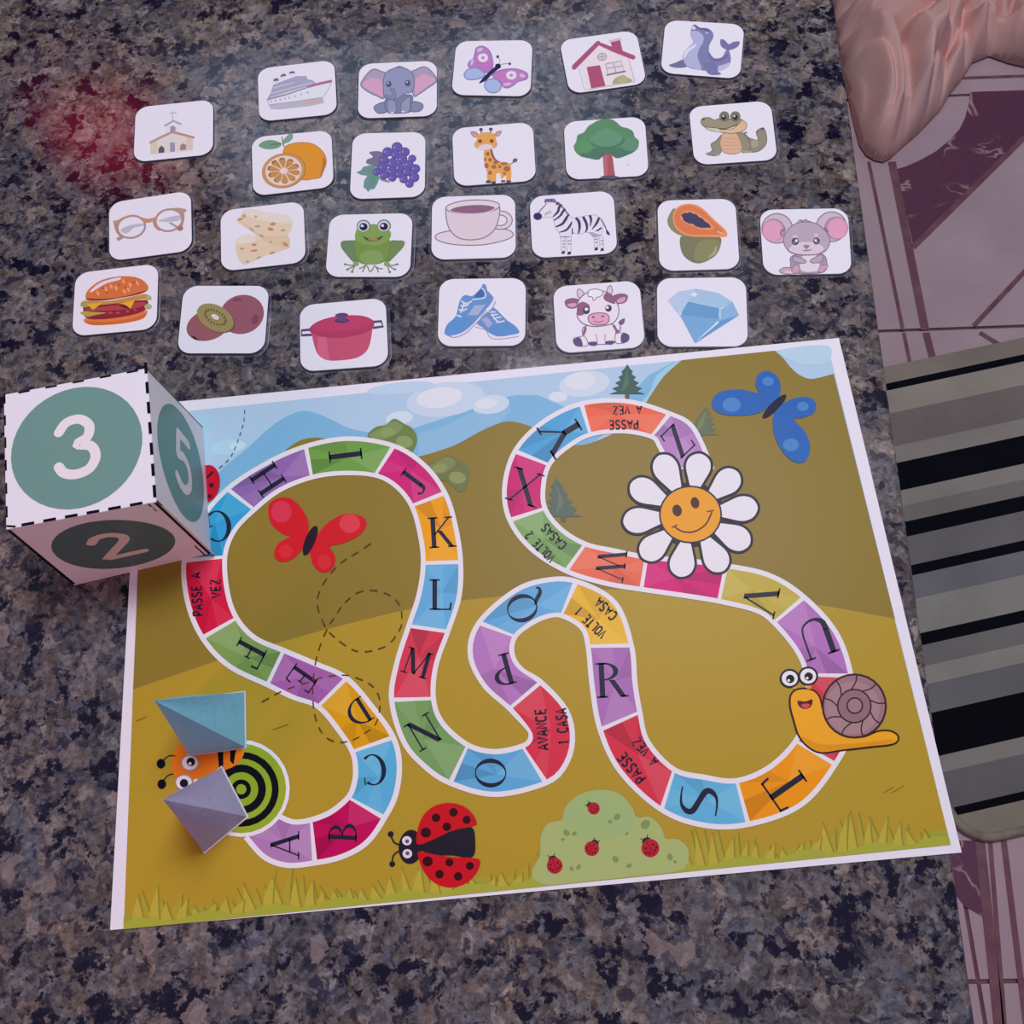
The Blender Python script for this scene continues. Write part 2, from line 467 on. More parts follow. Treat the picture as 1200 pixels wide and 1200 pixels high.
for i in range(len(pts) - 1):
    h = pts[i][2]
    if h not in weaves: weaves[h] = weave('rug_yarn_' + h, '%02x%02x%02x' % tuple(min(255, max(0, int(h[k:k + 2], 16) + d)) for k, d in ((0, 0), (2, -2), (4, 5))))
    t0, t1 = rts[i + 1] - rts[-1], rts[i] - rts[-1]
    if i == len(pts) - 2:                               # last stripe has the rounded corners
        plan = [(rr - rr * math.sin(a), rr - rr * math.cos(a)) for a in [k * math.pi / 16 for k in range(9)]][::-1]
        plan = [(x, min(y, t1)) for x, y in plan]
        q = [(0, t1)] + [(x, y) for x, y in plan[0:]] + [(L, 0), (L, t1)]
        q = [(0, t1)] + [(rr - rr * math.cos(a), rr - rr * math.sin(a)) for a in [k * math.pi / 16 for k in range(9)] if rr - rr * math.sin(a) < t1] + [(L, 0), (L, t1)]
    else:
        q = [(0, t0), (L, t0), (L, t1), (0, t1)]
    w = [rd * x + rn * y for x, y in q]
    v, f = prism([(p.x, p.y) for p in w], 0.0, 0.009 if h[0] != '1' else 0.0085)
    mesh_obj('rug_stripe', v, f, weaves[h], rug)
# bound hem along the near end and the side
hem = [(0.0, rts[0] - rts[-1])] + [(0.0, rr)] + [(rr - rr * math.cos(a), rr - rr * math.sin(a)) for a in [k * math.pi / 16 for k in range(1, 9)]] + [(L, 0.0)]
HM = noisy('rug_binding', '7a6f66', '8a8078', 60, 0.9, 0.3)
v = []; f = []
hp = [rd * x + rn * y for x, y in hem]
for i, p in enumerate(hp):
    a = hp[max(0, i - 1)]; b = hp[min(len(hp) - 1, i + 1)]; d = (b - a).normalized(); n = Vector((-d.y, d.x))
    for k in range(8):
        an = k * math.pi / 4
        q = p + n * (0.006 * math.cos(an)); v.append((q.x, q.y, 0.006 + 0.006 * math.sin(an)))
for i in range(len(hp) - 1):
    for k in range(8): f.append((i * 8 + k, i * 8 + (k + 1) % 8, i * 8 + 8 + (k + 1) % 8, i * 8 + 8 + k))
mesh_obj('rug_hem', v, f, HM, rug, smooth=True)

# ------------------------------------------------------------------ crumpled cloth on the floor
edge = [(960, -60), (972, 0), (985, 80), (998, 140), (1006, 172), (1014, 184), (1024, 190), (1034, 192), (1043, 187), (1052, 178), (1075, 158), (1100, 132), (1112, 112), (1126, 95),
        (1138, 76), (1158, 68), (1180, 76), (1215, 84), (1260, 70), (1290, -70)]
poly = [Vector(fl(*p)) for p in edge]
def inside(p):
    c = False; n = len(poly)
    for i in range(n):
        a, b = poly[i], poly[i - 1]
        if (a.y > p.y) != (b.y > p.y) and p.x < (b.x - a.x) * (p.y - a.y) / (b.y - a.y) + a.x: c = not c
    return c
def edge_dist(p):
    best = 9
    for i in range(len(poly)):
        a, b = poly[i - 1], poly[i]; d = b - a
        t = max(0, min(1, (p - a).dot(d) / d.dot(d)))
        best = min(best, (p - (a + d * t)).length)
    return best
cx0 = min(p.x for p in poly); cx1 = max(p.x for p in poly); cy0 = min(p.y for p in poly); cy1 = max(p.y for p in poly)
cl_org = Vector(((cx0 + cx1) / 2, (cy0 + cy1) / 2, FZ))
cloth = thing('crumpled_cloth', 'peach pink cloth lying crumpled on the tiled floor', 'cloth', cl_org)
def fold(p):
    w = Vector((p.x, p.y, 0))
    warp = Vector((noise.noise(w * 4), noise.noise(w * 4 + Vector((7, 3, 0))), 0)) * 0.16
    q = w + warp
    r1 = min(1, 2.6 * abs(noise.noise(Vector((q.x * 7 + q.y * 3, q.y * 4.5 - q.x * 2, 1.3)))))
    r2 = min(1, 2.6 * abs(noise.noise(Vector((q.x * 13 - q.y * 4, q.y * 10 + q.x * 5, 5.1)))))
    r3 = 1 - min(1, 2.0 * abs(noise.noise(q * 15 + Vector((2, 9, 4)))))
    return 0.02 + 0.050 * r1 + 0.026 * r2 + 0.014 * r3
NG = 220
v = []; f = []; idx = {}
def nearest(p):
    best = None
    for i in range(len(poly)):
        a, b = poly[i - 1], poly[i]; d = b - a
        t = max(0, min(1, (p - a).dot(d) / d.dot(d))); c = a + d * t
        if best is None or (p - c).length < (p - best).length: best = c
    return best
def cell(i, j): return Vector((cx0 + (cx1 - cx0) * i / NG, cy0 + (cy1 - cy0) * j / NG))
ins = {(i, j) for i in range(NG + 1) for j in range(NG + 1) if inside(cell(i, j))}
for i in range(-1, NG + 2):
    for j in range(-1, NG + 2):
        p = cell(i, j)
        if (i, j) in ins:
            e = min(1, edge_dist(p) / 0.035); z = 0.004 + fold(p) * (e ** 0.5)
        elif any((i + a, j + b) in ins for a in (-1, 0, 1) for b in (-1, 0, 1)):
            p = nearest(p); z = 0.004
        else: continue
        idx[i, j] = len(v); v.append((p.x - cl_org.x, p.y - cl_org.y, z))
for i in range(-1, NG + 1):
    for j in range(-1, NG + 1):
        c = [(i, j), (i + 1, j), (i + 1, j + 1), (i, j + 1)]
        if all(k in idx for k in c) and any(k in ins for k in c): f.append([idx[k] for k in c])
CLOTH = noisy('peach_fabric', 'e2acb2', 'c49ea8', 9, 0.95, 0.25, 500, 0.1)
co = mesh_obj('cloth_sheet', v, f, CLOTH, cloth, smooth=True)
so = co.modifiers.new('thick', 'SOLIDIFY'); so.thickness = 0.003; so.offset = -1

# ------------------------------------------------------------------ board
BT = 0.0008
board_px = [(163, 475), (983, 396), (1127, 999), (129, 1090)]
board = thing('game_board', 'large printed letter path board game sheet with garden picture and white margin', 'board game', (0.21, 0.145, 0))
BB = Vector((0.21, 0.145, 0))
q = [on_plane(*p, BT) - BB for p in board_px]
v, f = prism([(p.x, p.y) for p in q], 0.0001, BT)
mesh_obj('board_sheet', v, f, PAPER, board)
LB = new_layers(BT + DZ)
def art(): return Art(LB, base=BB)
TLp, TRp, BRp, BLp = (168.5, 487), (970, 404.5), (1114, 990), (145, 1089)
art().P([TLp, TRp, BRp, BLp], 'adc5ea').build('printed_sky', board)
# blue mountains
art().P([(166, 520), (172, 560), (250, 560)] + catmull([(250, 562), (262, 548), (290, 525), (320, 498), (345, 484), (362, 482), (385, 490), (410, 502), (440, 508)], False)
        + [(470, 508), (490, 500), (545, 482), (580, 468), (605, 463), (630, 463), (660, 476), (700, 500), (760, 440), (790, 424), (800, 440), (640, 560), (160, 700)], '7eb0e0').build('printed_mountain', board)
art().P([(490, 535), (490, 508), (520, 500), (552, 484), (585, 470), (600, 480), (560, 520)], '8db6e2').build('printed_mountain', board)
art().S([(795, 424), (770, 440), (760, 462), (745, 478), (765, 480), (790, 450)], '9cc6e8').build('printed_mountain', board)
# clouds
for e in [((522, 468, 46, 20, -8), 'c3cfee'), ((515, 466, 27, 12, -8), 'dbdaf2'), ((575, 474, 22, 11, -8), 'c6d2ef'), ((570, 473, 13, 6, -8), 'd8daf3'),
          ((468, 490, 16, 8, -8), 'cdd8f0'), ((685, 450, 30, 15, -8), 'c9d2ee'), ((680, 446, 18, 10, -5), 'dad9f0'), ((654, 465, 11, 6, 0), 'd5d8f0'),
          ((234, 496, 22, 10, 5), 'a6caea'), ((268, 524, 20, 9, -8), 'aed0ee'), ((278, 522, 10, 5, -8), 'c2daf2'), ((470, 455, 40, 7, -6), 'b9cdf0')]:
    a = art(); a.E(e[0][0], e[0][1], e[0][2], e[0][3], e[1], e[0][4]); a.build('printed_cloud', board)
# back hill
HILL = '8c7638'
hill = [(167, 545), (225, 602), (258, 604), (300, 566), (328, 546)] + catmull([(335, 527), (350, 517), (366, 513), (385, 515), (410, 525), (440, 536), (470, 538), (495, 534), (532, 522), (562, 506), (585, 496), (600, 494), (622, 500), (645, 514),
        (662, 521), (685, 521), (708, 513), (730, 502), (748, 486), (762, 464), (778, 441), (799, 422)], False) + [(908, 411)] + \
       catmull([(908, 411), (918, 420), (927, 431), (938, 440), (952, 444), (977, 438)], False) + [(1049, 726), (700, 720), (155, 830)]
art().P(hill, HILL).build('printed_hill', board)
art().S([(913, 411), (930, 424), (950, 428), (971, 424), (969, 405)], 'b4cdec').build('printed_cloud', board)
# front field
FIELD = 'ae8f36'
field = catmull([(156, 808), (250, 776), (320, 755), (400, 733), (480, 714), (540, 704), (600, 698), (700, 691), (800, 693), (900, 701), (960, 709), (1048, 725)], False) + [BRp, BLp]
art().P(field, FIELD).build('printed_field', board)
# grass along the lower edge
def bottom(t): return (BLp[0] + (BRp[0] - BLp[0]) * t, BLp[1] + (BRp[1] - BLp[1]) * t)
g = art()
top_line = []
for k in range(61):
    x, y = bottom(k / 60); top_line.append((x - (5 if k > 58 else 0), y - 15 - 4 * math.sin(k * 1.3)))
g.P([bottom(0)] + top_line + [bottom(1)], '9c9a3e')
light = []; mid = []; edge_ = []
rg = random.Random(3)
for k in range(118):
    t = (k + 0.6 * rg.random()) / 118
    x, y = bottom(t)
    env = 0.5 + 0.5 * math.sin(t * 36 + 1.0)
    h = (20 + 30 * env) * (0.7 + 0.4 * rg.random()); w = 5.5 + 3 * rg.random(); lean = rg.uniform(-10, 10)
    if x - w < BLp[0] + 6 or x + w > BRp[0] - 8: continue
    b = [(x - w, y - 4), (x - w * 0.75 + lean * 0.25, y - h * 0.5), (x + lean, y - h), (x + w * 0.5 + lean * 0.4, y - h * 0.5), (x + w, y - 4)]
    (light if k % 2 == 0 else mid).append(b); edge_.append([b[4], b[3], b[2]])
g.PP(mid, 'a8983e'); g.LL(edge_[1::2], 1.8, '8f7f32'); g.PP(light, 'b5a444'); g.LL(edge_[0::2], 1.8, '93843a')
g.P([bottom(0)] + [(x, y + 7) for x, y in top_line] + [bottom(1)], 'a3a345')
g.LL([[(212, 947), (222, 938)], [(1036, 929), (1047, 922)], [(1045, 929), (1059, 921)], [(160, 845), (172, 840)], [(320, 855), (338, 849)]], 1.2, '8a7030')
g.build('printed_grass', board)

# trees in the picture
Z_BG = LB.z
def level(k): LB.z = Z_BG + k * DZ
def round_tree(cx, cy, s, dark_c, mid_c, light_c):
    level(1); a = art()
    a.S([(cx - 29 * s, cy - 2 * s), (cx - 20 * s, cy - 12 * s), (cx - 8 * s, cy - 15 * s), (cx + 2 * s, cy - 22 * s), (cx + 14 * s, cy - 16 * s), (cx + 24 * s, cy - 10 * s), (cx + 29 * s, cy + 2 * s),
         (cx + 24 * s, cy + 16 * s), (cx + 16 * s, cy + 22 * s), (cx + 2 * s, cy + 10 * s), (cx - 14 * s, cy + 6 * s)], dark_c)
    a.S([(cx - 27 * s, cy - 2 * s), (cx - 14 * s, cy - 11 * s), (cx + 2 * s, cy - 19 * s), (cx + 12 * s, cy - 13 * s), (cx + 4 * s, cy - 4 * s), (cx - 12 * s, cy + 2 * s)], mid_c)
    a.E(cx + 14 * s, cy + 5 * s, 10 * s, 7 * s, light_c, 10); a.E(cx - 6 * s, cy - 6 * s, 9 * s, 5 * s, light_c, -10)
    return a.build('printed_tree', board)
round_tree(460, 513, 1.0, '70804f', '7f9260', '8a9b68')
round_tree(522, 555, 1.0, '70764e', '82865a', '8e9464')
def pine(cx, base, h, w, col, col2, tilt=0):
    level(1); a = art()
    a.P([(cx - 2.5, base - 6), (cx + 2.5, base - 6), (cx + 2.5 + tilt * .2, base + 4), (cx - 2.5 + tilt * .2, base + 4)], '6a5c50')
    n = 5; left = []; right = []
    for k in range(n):
        y0 = base - h * k / n; ww = w * (1 - k / n) * 0.5 + 2
        left += [(cx - ww - 1 + tilt * -k / n, y0 - 2), (cx - ww * 0.55 + tilt * -k / n, y0 - h / n * 0.8)]
        right += [(cx + ww + 1 + tilt * -k / n, y0 - 2), (cx + ww * 0.55 + tilt * -k / n, y0 - h / n * 0.8)]
    a.P(left + [(cx - tilt, base - h - 4)] + right[::-1], col)
    a.P([(cx - w * .2, base - 4), (cx - w * .1, base - h * .55), (cx - tilt, base - h), (cx + 2, base - h * .4)], col2)
    return a.build('printed_pine', board)
pine(735, 464, 33, 36, '44605e', '557268')
pine(659, 608, 44, 40, '5c6a62', '6c7868', 8)
pine(822, 512, 32, 34, '66705c', '76805f', -6)

# dashed flight lines are drawn after the path (they run over it)
# ---- the letter path: each separator gives its two ends (left, right of travel), then edge points between
spaces = [  # name, colour, start (L, R), mids L, mids R
 ('A', 'ab7ab9', (322, 957), (291, 979), [(342, 966)], [(312, 1002), (338, 1011)]),
 ('B', 'bb1c5e', (365, 964), (369, 1008), [(390, 954)], [(400, 1001), (428, 985)]),
 ('C', '5aaadf', (411, 936), (448, 957), [(418, 920), (420, 902)], [(461, 930), (465, 895)]),
 ('D', 'd6991f', (416, 880), (458, 865), [(398, 852)], [(436, 833)]),
 ('E', 'a35fac', (375, 826), (404, 797), [(346, 815)], [(367, 780)]),
 ('F', '7d9a5c', (315, 800), (331, 765), [(270, 778)], [(297, 750)]),
 ('PASSE A VEZ', 'cf2548', (240, 746), (275, 726), [(223, 705)], [(264, 695)]),
 ('G', '389cda', (219, 657), (261, 653), [(236, 614)], [(272, 622)]),
 ('H', '8f67b0', (269, 575), (296, 596), [(315, 545)], [(327, 572)]),
 ('I', '6f9c50', (359, 526), (365, 557), [(408, 517)], [(402, 552)]),
 ('J', 'ca2a7c', (460, 525), (441, 555), [(495, 547)], [(466, 568)]),
 ('K', 'ee9c1c', (519, 579), (485, 592), [(531, 617)], [(495, 625)]),
 ('L', '65a8e2', (537, 659), (499, 660), [(535, 700)], [(494, 697)]),
 ('M', 'd13e57', (522, 740), (482, 734), [(508, 780)], [(468, 778)]),
 ('N', '769a64', (505, 819), (462, 820), [(516, 849)], [(476, 868), (500, 896)]),
 ('O', '60a4de', (547, 876), (529, 915), [(580, 884)], [(580, 928)]),
 ('AVANCE 1 CASA', 'd1374f', (614, 877), (638, 915), [(624, 868), (622, 856)], [(660, 895), (668, 865), (660, 832)]),
 ('P', 'b377c3', (600, 829), (631, 801), [(570, 802), (554, 767)], [(607, 784), (597, 765)]),
 ('Q', '66a6e0', (564, 731), (601, 745), [(605, 695), (640, 683)], [(620, 729), (640, 720)]),
 ('VOLTE 1 CASA', 'e6b133', (674, 684), (659, 719), [(718, 708)], [(684, 734)]),
 ('R', 'a96fba', (737, 757), (692, 757), [(741, 800)], [(697, 805)]),
 ('PASSE A VEZ', 'd1374f', (747, 836), (706, 854), [(757, 872)], [(729, 902)]),
 ('S', '62acdf', (789, 905), (776, 946), [(825, 914)], [(825, 964)]),
 ('T', 'ea9118', (864, 918), (876, 963), [(903, 902)], [(936, 941)]),
 ('', 'c93a50', (935, 870), (976, 894), [(950, 832)], [(998, 845)]),
 ('U', 'b070bf', (948, 791), (994, 792), [(936, 761)], [(977, 743)]),
 ('V', 'bda648', (909, 728), (940, 702), [(887, 713)], [(900, 677)]),
 ('', 'cf1877', (843, 702), (850, 666), [(800, 695)], [(803, 660)]),
 ('W', 'e5694e', (752, 688), (757, 656), [(710, 681)], [(717, 648)]),
 ('VOLTE 2 CASAS', '7da265', (665, 667), (684, 640), [(625, 642)], [(655, 622)]),
 ('X', 'c92573', (600, 609), (636, 597), [(594, 572)], [(634, 570)]),
 ('Y', '529fdc', (606, 530), (641, 544), [(638, 497)], [(662, 523)]),
 ('PASSE A VEZ', 'e8654b', (682, 476), (691, 507), [(733, 473)], [(730, 503)]),
 ('Z', 'b47fc6', (783, 487), (765, 510), [(810, 503)], [(775, 522)]),
 ]
END = ((832, 550), (788, 550))
# whole smooth edges
Lc = []; Rc = []; marks = []
for s in spaces:
    marks.append((len(Lc), len(Rc)))
    Lc.append(s[2]); Lc += s[4]; Rc.append(s[3]); Rc += s[5]
marks.append((len(Lc), len(Rc))); Lc.append(END[0]); Rc.append(END[1])
NS = 8
Ls = catmull(Lc, False, NS); Rs = catmull(Rc, False, NS)
def resample(c, n):
    d = [0]
    for a, b in zip(c, c[1:]): d.append(d[-1] + math.hypot(b[0] - a[0], b[1] - a[1]))
    out = []; j = 0
    for k in range(n + 1):
        t = d[-1] * k / n
        while j < len(d) - 2 and d[j + 1] < t: j += 1
        u = (t - d[j]) / ((d[j + 1] - d[j]) or 1)
        out.append(tuple(c[j][i] + (c[j + 1][i] - c[j][i]) * u for i in (0, 1)))
    return out
quads = []
strips = []
for i, s in enumerate(spaces):
    la = Ls[marks[i][0] * NS: marks[i + 1][0] * NS + 1]; ra = Rs[marks[i][1] * NS: marks[i + 1][1] * NS + 1]
    strips.append((resample(la, 16), resample(ra, 16)))
# white border under everything
def lerp(a, b, t): return (a[0] + (b[0] - a[0]) * t, a[1] + (b[1] - a[1]) * t)
border = []
allL = [p for st in strips for p in st[0][:-1]] + [strips[-1][0][-1]]
allR = [p for st in strips for p in st[1][:-1]] + [strips[-1][1][-1]]
for i in range(len(allL) - 1):
    q4 = []
    for j in (i, i + 1):
        a, b = allL[j], allR[j]; w = math.hypot(a[0] - b[0], a[1] - b[1]); e = (5.4 + (a[1] - 500) * 0.0022) / max(w, 20)
        q4.append((lerp(a, b, -e), lerp(a, b, 1 + e)))
    border.append([q4[0][0], q4[1][0], q4[1][1], q4[0][1]])
level(8); a = art(); a._add(border, 'e2d9ee')
bo = allL
a.build('path_border', board)
def shade(h, f):
    r = [int(h[i:i + 2], 16) for i in (0, 2, 4)]
    r = [max(0, min(255, int(x * f if f < 1 else x + (255 - x) * (f - 1)))) for x in r]
    return '%02x%02x%02x' % tuple(r)
# ---- lettering: high-contrast serif capitals and a plain stencil-like sans
TK, HL = 0.15, 0.05
def stem(x0, y0, x1, y1, w=TK): return [(x0 - w / 2, y0), (x0 + w / 2, y0), (x1 + w / 2, y1), (x1 - w / 2, y1)]
def bar(x0, y0, x1, y1, w=HL): return stroke([(x0, y0), (x1, y1)], w)[0]
def ser(x, y, w=0.26): y = y - HL / 2 if y > 0.5 else y + HL / 2; return bar(x - w / 2, y, x + w / 2, y)
def arc(cx, cy, rx, ry, tx, ty, a0, a1, n=18):
    o = ellipse(cx, cy, rx, ry, 0, n, a0, a1); i = ellipse(cx, cy, rx - tx, ry - ty, 0, n, a0, a1)
    m = len(o)
    return [[o[k], o[(k + 1) % m], i[(k + 1) % m], i[k]] for k in range(n)]
def vstroke(pts, ws):
    q = catmull([(p[0], p[1], w) for p, w in zip(pts, ws)], False, 5)
    return stroke([(x, y) for x, y, w in q], [w for x, y, w in q])
def glyph(c):
    if c == 'A': return [bar(-.38, 0, 0, .98), stem(.30, 0, -.02, 1), bar(-.26, .33, .2, .33), ser(-.38, 0), ser(.32, 0, .3)]
    if c == 'B': return [stem(-.22, 0, -.22, 1), ser(-.24, 0, .3), ser(-.24, 1, .3)] + arc(-.16, .75, .36, .25, .14, .045, -90, 90) + arc(-.16, .265, .44, .265, .15, .045, -90, 90)
    if c == 'C': return arc(0.05, .5, .42, .5, .15, .045, 50, 310) + [bar(.34, .72, .34, .96, .04)]
    if c == 'D': return [stem(-.28, 0, -.28, 1), ser(-.3, 0, .3), ser(-.3, 1, .3)] + arc(-.26, .5, .62, .5, .15, .045, -90, 90)
    if c == 'E': return [stem(-.2, 0, -.2, 1), ser(-.22, 0, .3), ser(-.22, 1, .3), bar(-.2, .02, .32, .02), bar(-.2, .98, .28, .98), bar(-.2, .5, .12, .5), bar(.3, 0, .34, .22, .06), bar(.26, 1, .28, .8, .06), bar(.12, .4, .12, .6)]
    if c == 'F': return [stem(-.2, 0, -.2, 1), ser(-.2, 0, .34), ser(-.22, 1, .3), bar(-.2, .98, .34, .98), bar(-.2, .5, .14, .5), bar(.32, 1, .34, .76, .07), bar(.14, .4, .14, .6)]
    if c == 'G': return arc(0, .5, .44, .5, .15, .045, 50, 310) + [stem(.3, 0.06, .3, .42, .14), ser(.3, .46, .3), bar(.3, .72, .3, .96, .04)]
    if c == 'H': return [stem(-.28, 0, -.28, 1), stem(.28, 0, .28, 1), bar(-.28, .5, .28, .5)] + [ser(x, y, .32) for x in (-.28, .28) for y in (0, 1)]
    if c == 'I': return [stem(0, 0, 0, 1), ser(0, 0, .34), ser(0, 1, .34)]
    if c == 'J': return [stem(.08, .2, .08, 1), ser(.08, 1, .34)] + vstroke([(.08, .24), (.07, .08), (-.04, 0), (-.16, .02), (-.22, .12)], [.15, .13, .07, .06, .09])
    if c == 'K': return [stem(-.25, 0, -.25, 1), ser(-.25, 0, .32), ser(-.25, 1, .32), bar(-.22, .42, .28, .98), stem(.34, 0, -.06, .56), ser(.34, 0, .28), ser(.26, 1, .26)]
    if c == 'L': return [stem(-.18, 0, -.18, 1), ser(-.18, 0, .34), ser(-.18, 1, .34), bar(-.18, .02, .34, .02), bar(.32, 0, .35, .24, .06)]
    if c == 'M': return [bar(-.38, 0, -.34, .98), stem(-.02, .06, -.33, 1, .16), bar(-.02, .05, .34, .98), stem(.36, 0, .34, 1), ser(-.38, 0, .26), ser(.36, 0, .3), ser(-.38, 1, .2), ser(.38, 1, .22)]
    if c == 'N': return [bar(-.32, 0, -.32, 1), stem(.32, 0, -.32, 1, .18), bar(.33, 0, .33, 1), ser(-.32, 0, .26), ser(-.38, 1, .22), ser(.33, 1, .26)]
    if c == 'O': return arc(0, .5, .46, .5, .14, .035, 0, 360, 30)
    if c == 'P': return [stem(-.22, 0, -.22, 1), ser(-.22, 0, .34), ser(-.24, 1, .3)] + arc(-.16, .72, .42, .28, .15, .045, -90, 90)
    if c == 'Q': return arc(0, .5, .46, .5, .14, .035, 0, 360, 30) + vstroke([(-.02, .06), (.14, -.04), (.3, -.2), (.46, -.22), (.5, -.12)], [.06, .13, .13, .08, .05])
    if c == 'R': return [stem(-.26, 0, -.26, 1), ser(-.26, 0, .32), ser(-.28, 1, .3), stem(.34, 0, .02, .5, .17), ser(.38, 0, .2)] + arc(-.2, .745, .42, .255, .15, .045, -90, 90)
    if c == 'S': return vstroke([(.34, .98), (.1, .99), (-.14, .95), (-.29, .8), (-.27, .64), (0, .5), (.27, .36), (.29, .2), (.14, .05), (-.1, .01), (-.34, .02)],
                                 [.04, .05, .08, .14, .16, .15, .16, .14, .08, .05, .04])
    if c == 'T': return [stem(0, 0, 0, 1), ser(0, 0, .36), bar(-.42, .97, .42, .97), bar(-.4, 1, -.44, .76, .06), bar(.4, 1, .44, .76, .06)]
    if c == 'U': return [stem(-.3, .34, -.3, 1), bar(.32, .34, .32, 1), ser(-.3, 1, .32), ser(.32, 1, .26)] + vstroke([(-.3, .36), (-.27, .14), (-.1, .02), (.1, .03), (.27, .14), (.32, .36)], [.15, .14, .08, .06, .05, .05])
    if c == 'V': return [stem(-.02, 0, -.32, 1), bar(0, .03, .34, .98), ser(-.32, 1, .3), ser(.34, 1, .24)]
    if c == 'W': return [stem(-.2, 0, -.44, 1, .13), bar(-.2, .04, 0, .8, .04), stem(.2, 0, -.02, 1, .13), bar(.2, .04, .46, .98, .04), ser(-.44, 1, .24), ser(-.02, 1, .2), ser(.46, 1, .2)]
    if c == 'X': return [stem(.34, 0, -.32, 1, .17), bar(-.34, 0, .34, 1), ser(-.34, 0, .24), ser(.36, 0, .28), ser(-.34, 1, .28), ser(.34, 1, .24)]
    if c == 'Y': return [stem(0, 0, 0, .46), stem(0, .42, -.32, 1), bar(.02, .44, .36, .98), ser(0, 0, .34), ser(-.34, 1, .28), ser(.36, 1, .22)]
    if c == 'Z': return [bar(-.3, .98, .3, .98), stem(-.24, 0, .24, 1, .16), bar(-.32, .02, .32, .02), bar(-.28, 1, -.32, .78, .05), bar(.3, 0, .34, .22, .05)]
SANS = {'A': [[(-.32, 0), (0, 1), (.32, 0)], [(-.2, .32), (.2, .32)]], 'C': [[(.28, .85), (.1, 1), (-.15, .95), (-.28, .7), (-.28, .3), (-.15, .05), (.1, 0), (.28, .15)]],
        'E': [[(.25, 1), (-.22, 1), (-.22, 0), (.25, 0)], [(-.22, .5), (.18, .5)]], 'L': [[(-.22, 1), (-.22, 0), (.25, 0)]], 'N': [[(-.26, 0), (-.26, 1), (.26, 0), (.26, 1)]],
        'O': [[(0, 1), (-.26, .85), (-.3, .5), (-.26, .15), (0, 0), (.26, .15), (.3, .5), (.26, .85), (0, 1)]], 'P': [[(-.22, 0), (-.22, 1), (.12, 1), (.25, .88), (.25, .6), (.12, .45), (-.22, .45)]],
        'S': [[(.25, .88), (.08, 1), (-.15, .97), (-.25, .78), (-.15, .58), (.15, .44), (.26, .24), (.15, .03), (-.08, 0), (-.27, .12)]], 'T': [[(-.3, 1), (.3, 1)], [(0, 1), (0, 0)]],
        'V': [[(-.3, 1), (0, 0), (.3, 1)]], 'Z': [[(-.26, 1), (.26, 1), (-.26, 0), (.26, 0)]], '1': [[(-.12, .8), (.05, 1), (.05, 0)]], '2': [[(-.24, .8), (-.1, 1), (.12, 1), (.24, .8), (.18, .55), (-.25, 0), (.27, 0)]]}
def place(polys, cx, cy, up, h, wx=1.0):
    n = math.hypot(*up); ux, uy = up[0] / n, up[1] / n; rx, ry = -uy, ux
    return [[(cx + (x * wx * rx + (y - .5) * ux) * h, cy + (x * wx * ry + (y - .5) * uy) * h) for x, y in p] for p in polys]
def words(text, cx, cy, up, h, length):
    polys = []; adv = 0.82; n = len(text); tot = adv * n
    for k, ch in enumerate(text):
        x0 = (k + .5) * adv - tot / 2
        for ln in SANS.get(ch, []):
            polys += [[(x + x0, y) for x, y in p] for p in stroke(ln, 0.25)]
    return place(polys, cx, cy, up, h, length / (tot * h))
LET = {'A': (334, 990, (-1, 0), 34), 'B': (402, 974, (-1, -.05), 33), 'C': (439, 902, (.12, 1), 37), 'D': (419, 836, (.53, .85), 31), 'E': (354, 796, (.82, .57), 32),
       'F': (292, 766, (.88, .47), 35), 'G': (255, 617, (.1, 1), 37), 'H': (314, 562, (.83, -.55), 34), 'I': (405, 534, (1, -.12), 39), 'J': (484, 565, (-.8, -.6), 33),
       'K': (517, 624, (-.06, -1), 36), 'L': (516, 697, (0, -1), 36), 'M': (489, 777, (.3, -.95), 31), 'N': (497, 858, (-.5, -.85), 36), 'O': (575, 906, (1, .05), 37),
       'P': (587, 786, (.27, .96), 37), 'Q': (612, 713, (-.95, .3), 36), 'R': (716, 797, (-.05, -1), 41), 'S': (819, 939, (-1, -.12), 44), 'T': (922, 922, (-.82, .57), 47),
       'U': (957, 748, (.33, .94), 45), 'V': (891, 704, (1, .22), 40), 'W': (716, 662, (1, .15), 34), 'X': (615, 571, (.29, -.96), 40), 'Y': (659, 509, (-.86, .51), 46), 'Z': (794, 517, (-.69, -.72), 36)}
WORDS = [(6, [('PASSE A', 231, 697, (-1, .06), 11, 52), ('VEZ', 253, 690, (-1, .06), 11, 23)]),
         (16, [('AVANCE', 635, 855, (-1, .08), 12, 50), ('1 CASA', 659, 852, (-1, .08), 12, 44)]),
         (19, [('VOLTE 1', 692, 730, (-.69, .72), 11, 45), ('CASA', 710, 714, (-.69, .72), 11, 30)]),
         (21, [('PASSE', 740, 900, (-.77, .64), 12, 42), ('A VEZ', 756, 881, (-.77, .64), 11, 38)]),
         (29, [('VOLTE 2', 633, 641, (-.72, .69), 10, 44), ('CASAS', 649, 629, (-.72, .69), 10, 36)]),
         (32, [('PASSE', 731, 498, (0.03, 1), 10, 36), ('A VEZ', 735, 481, (.03, 1), 9, 35)])]
WORDS = dict(WORDS)
rp = random.Random(11)
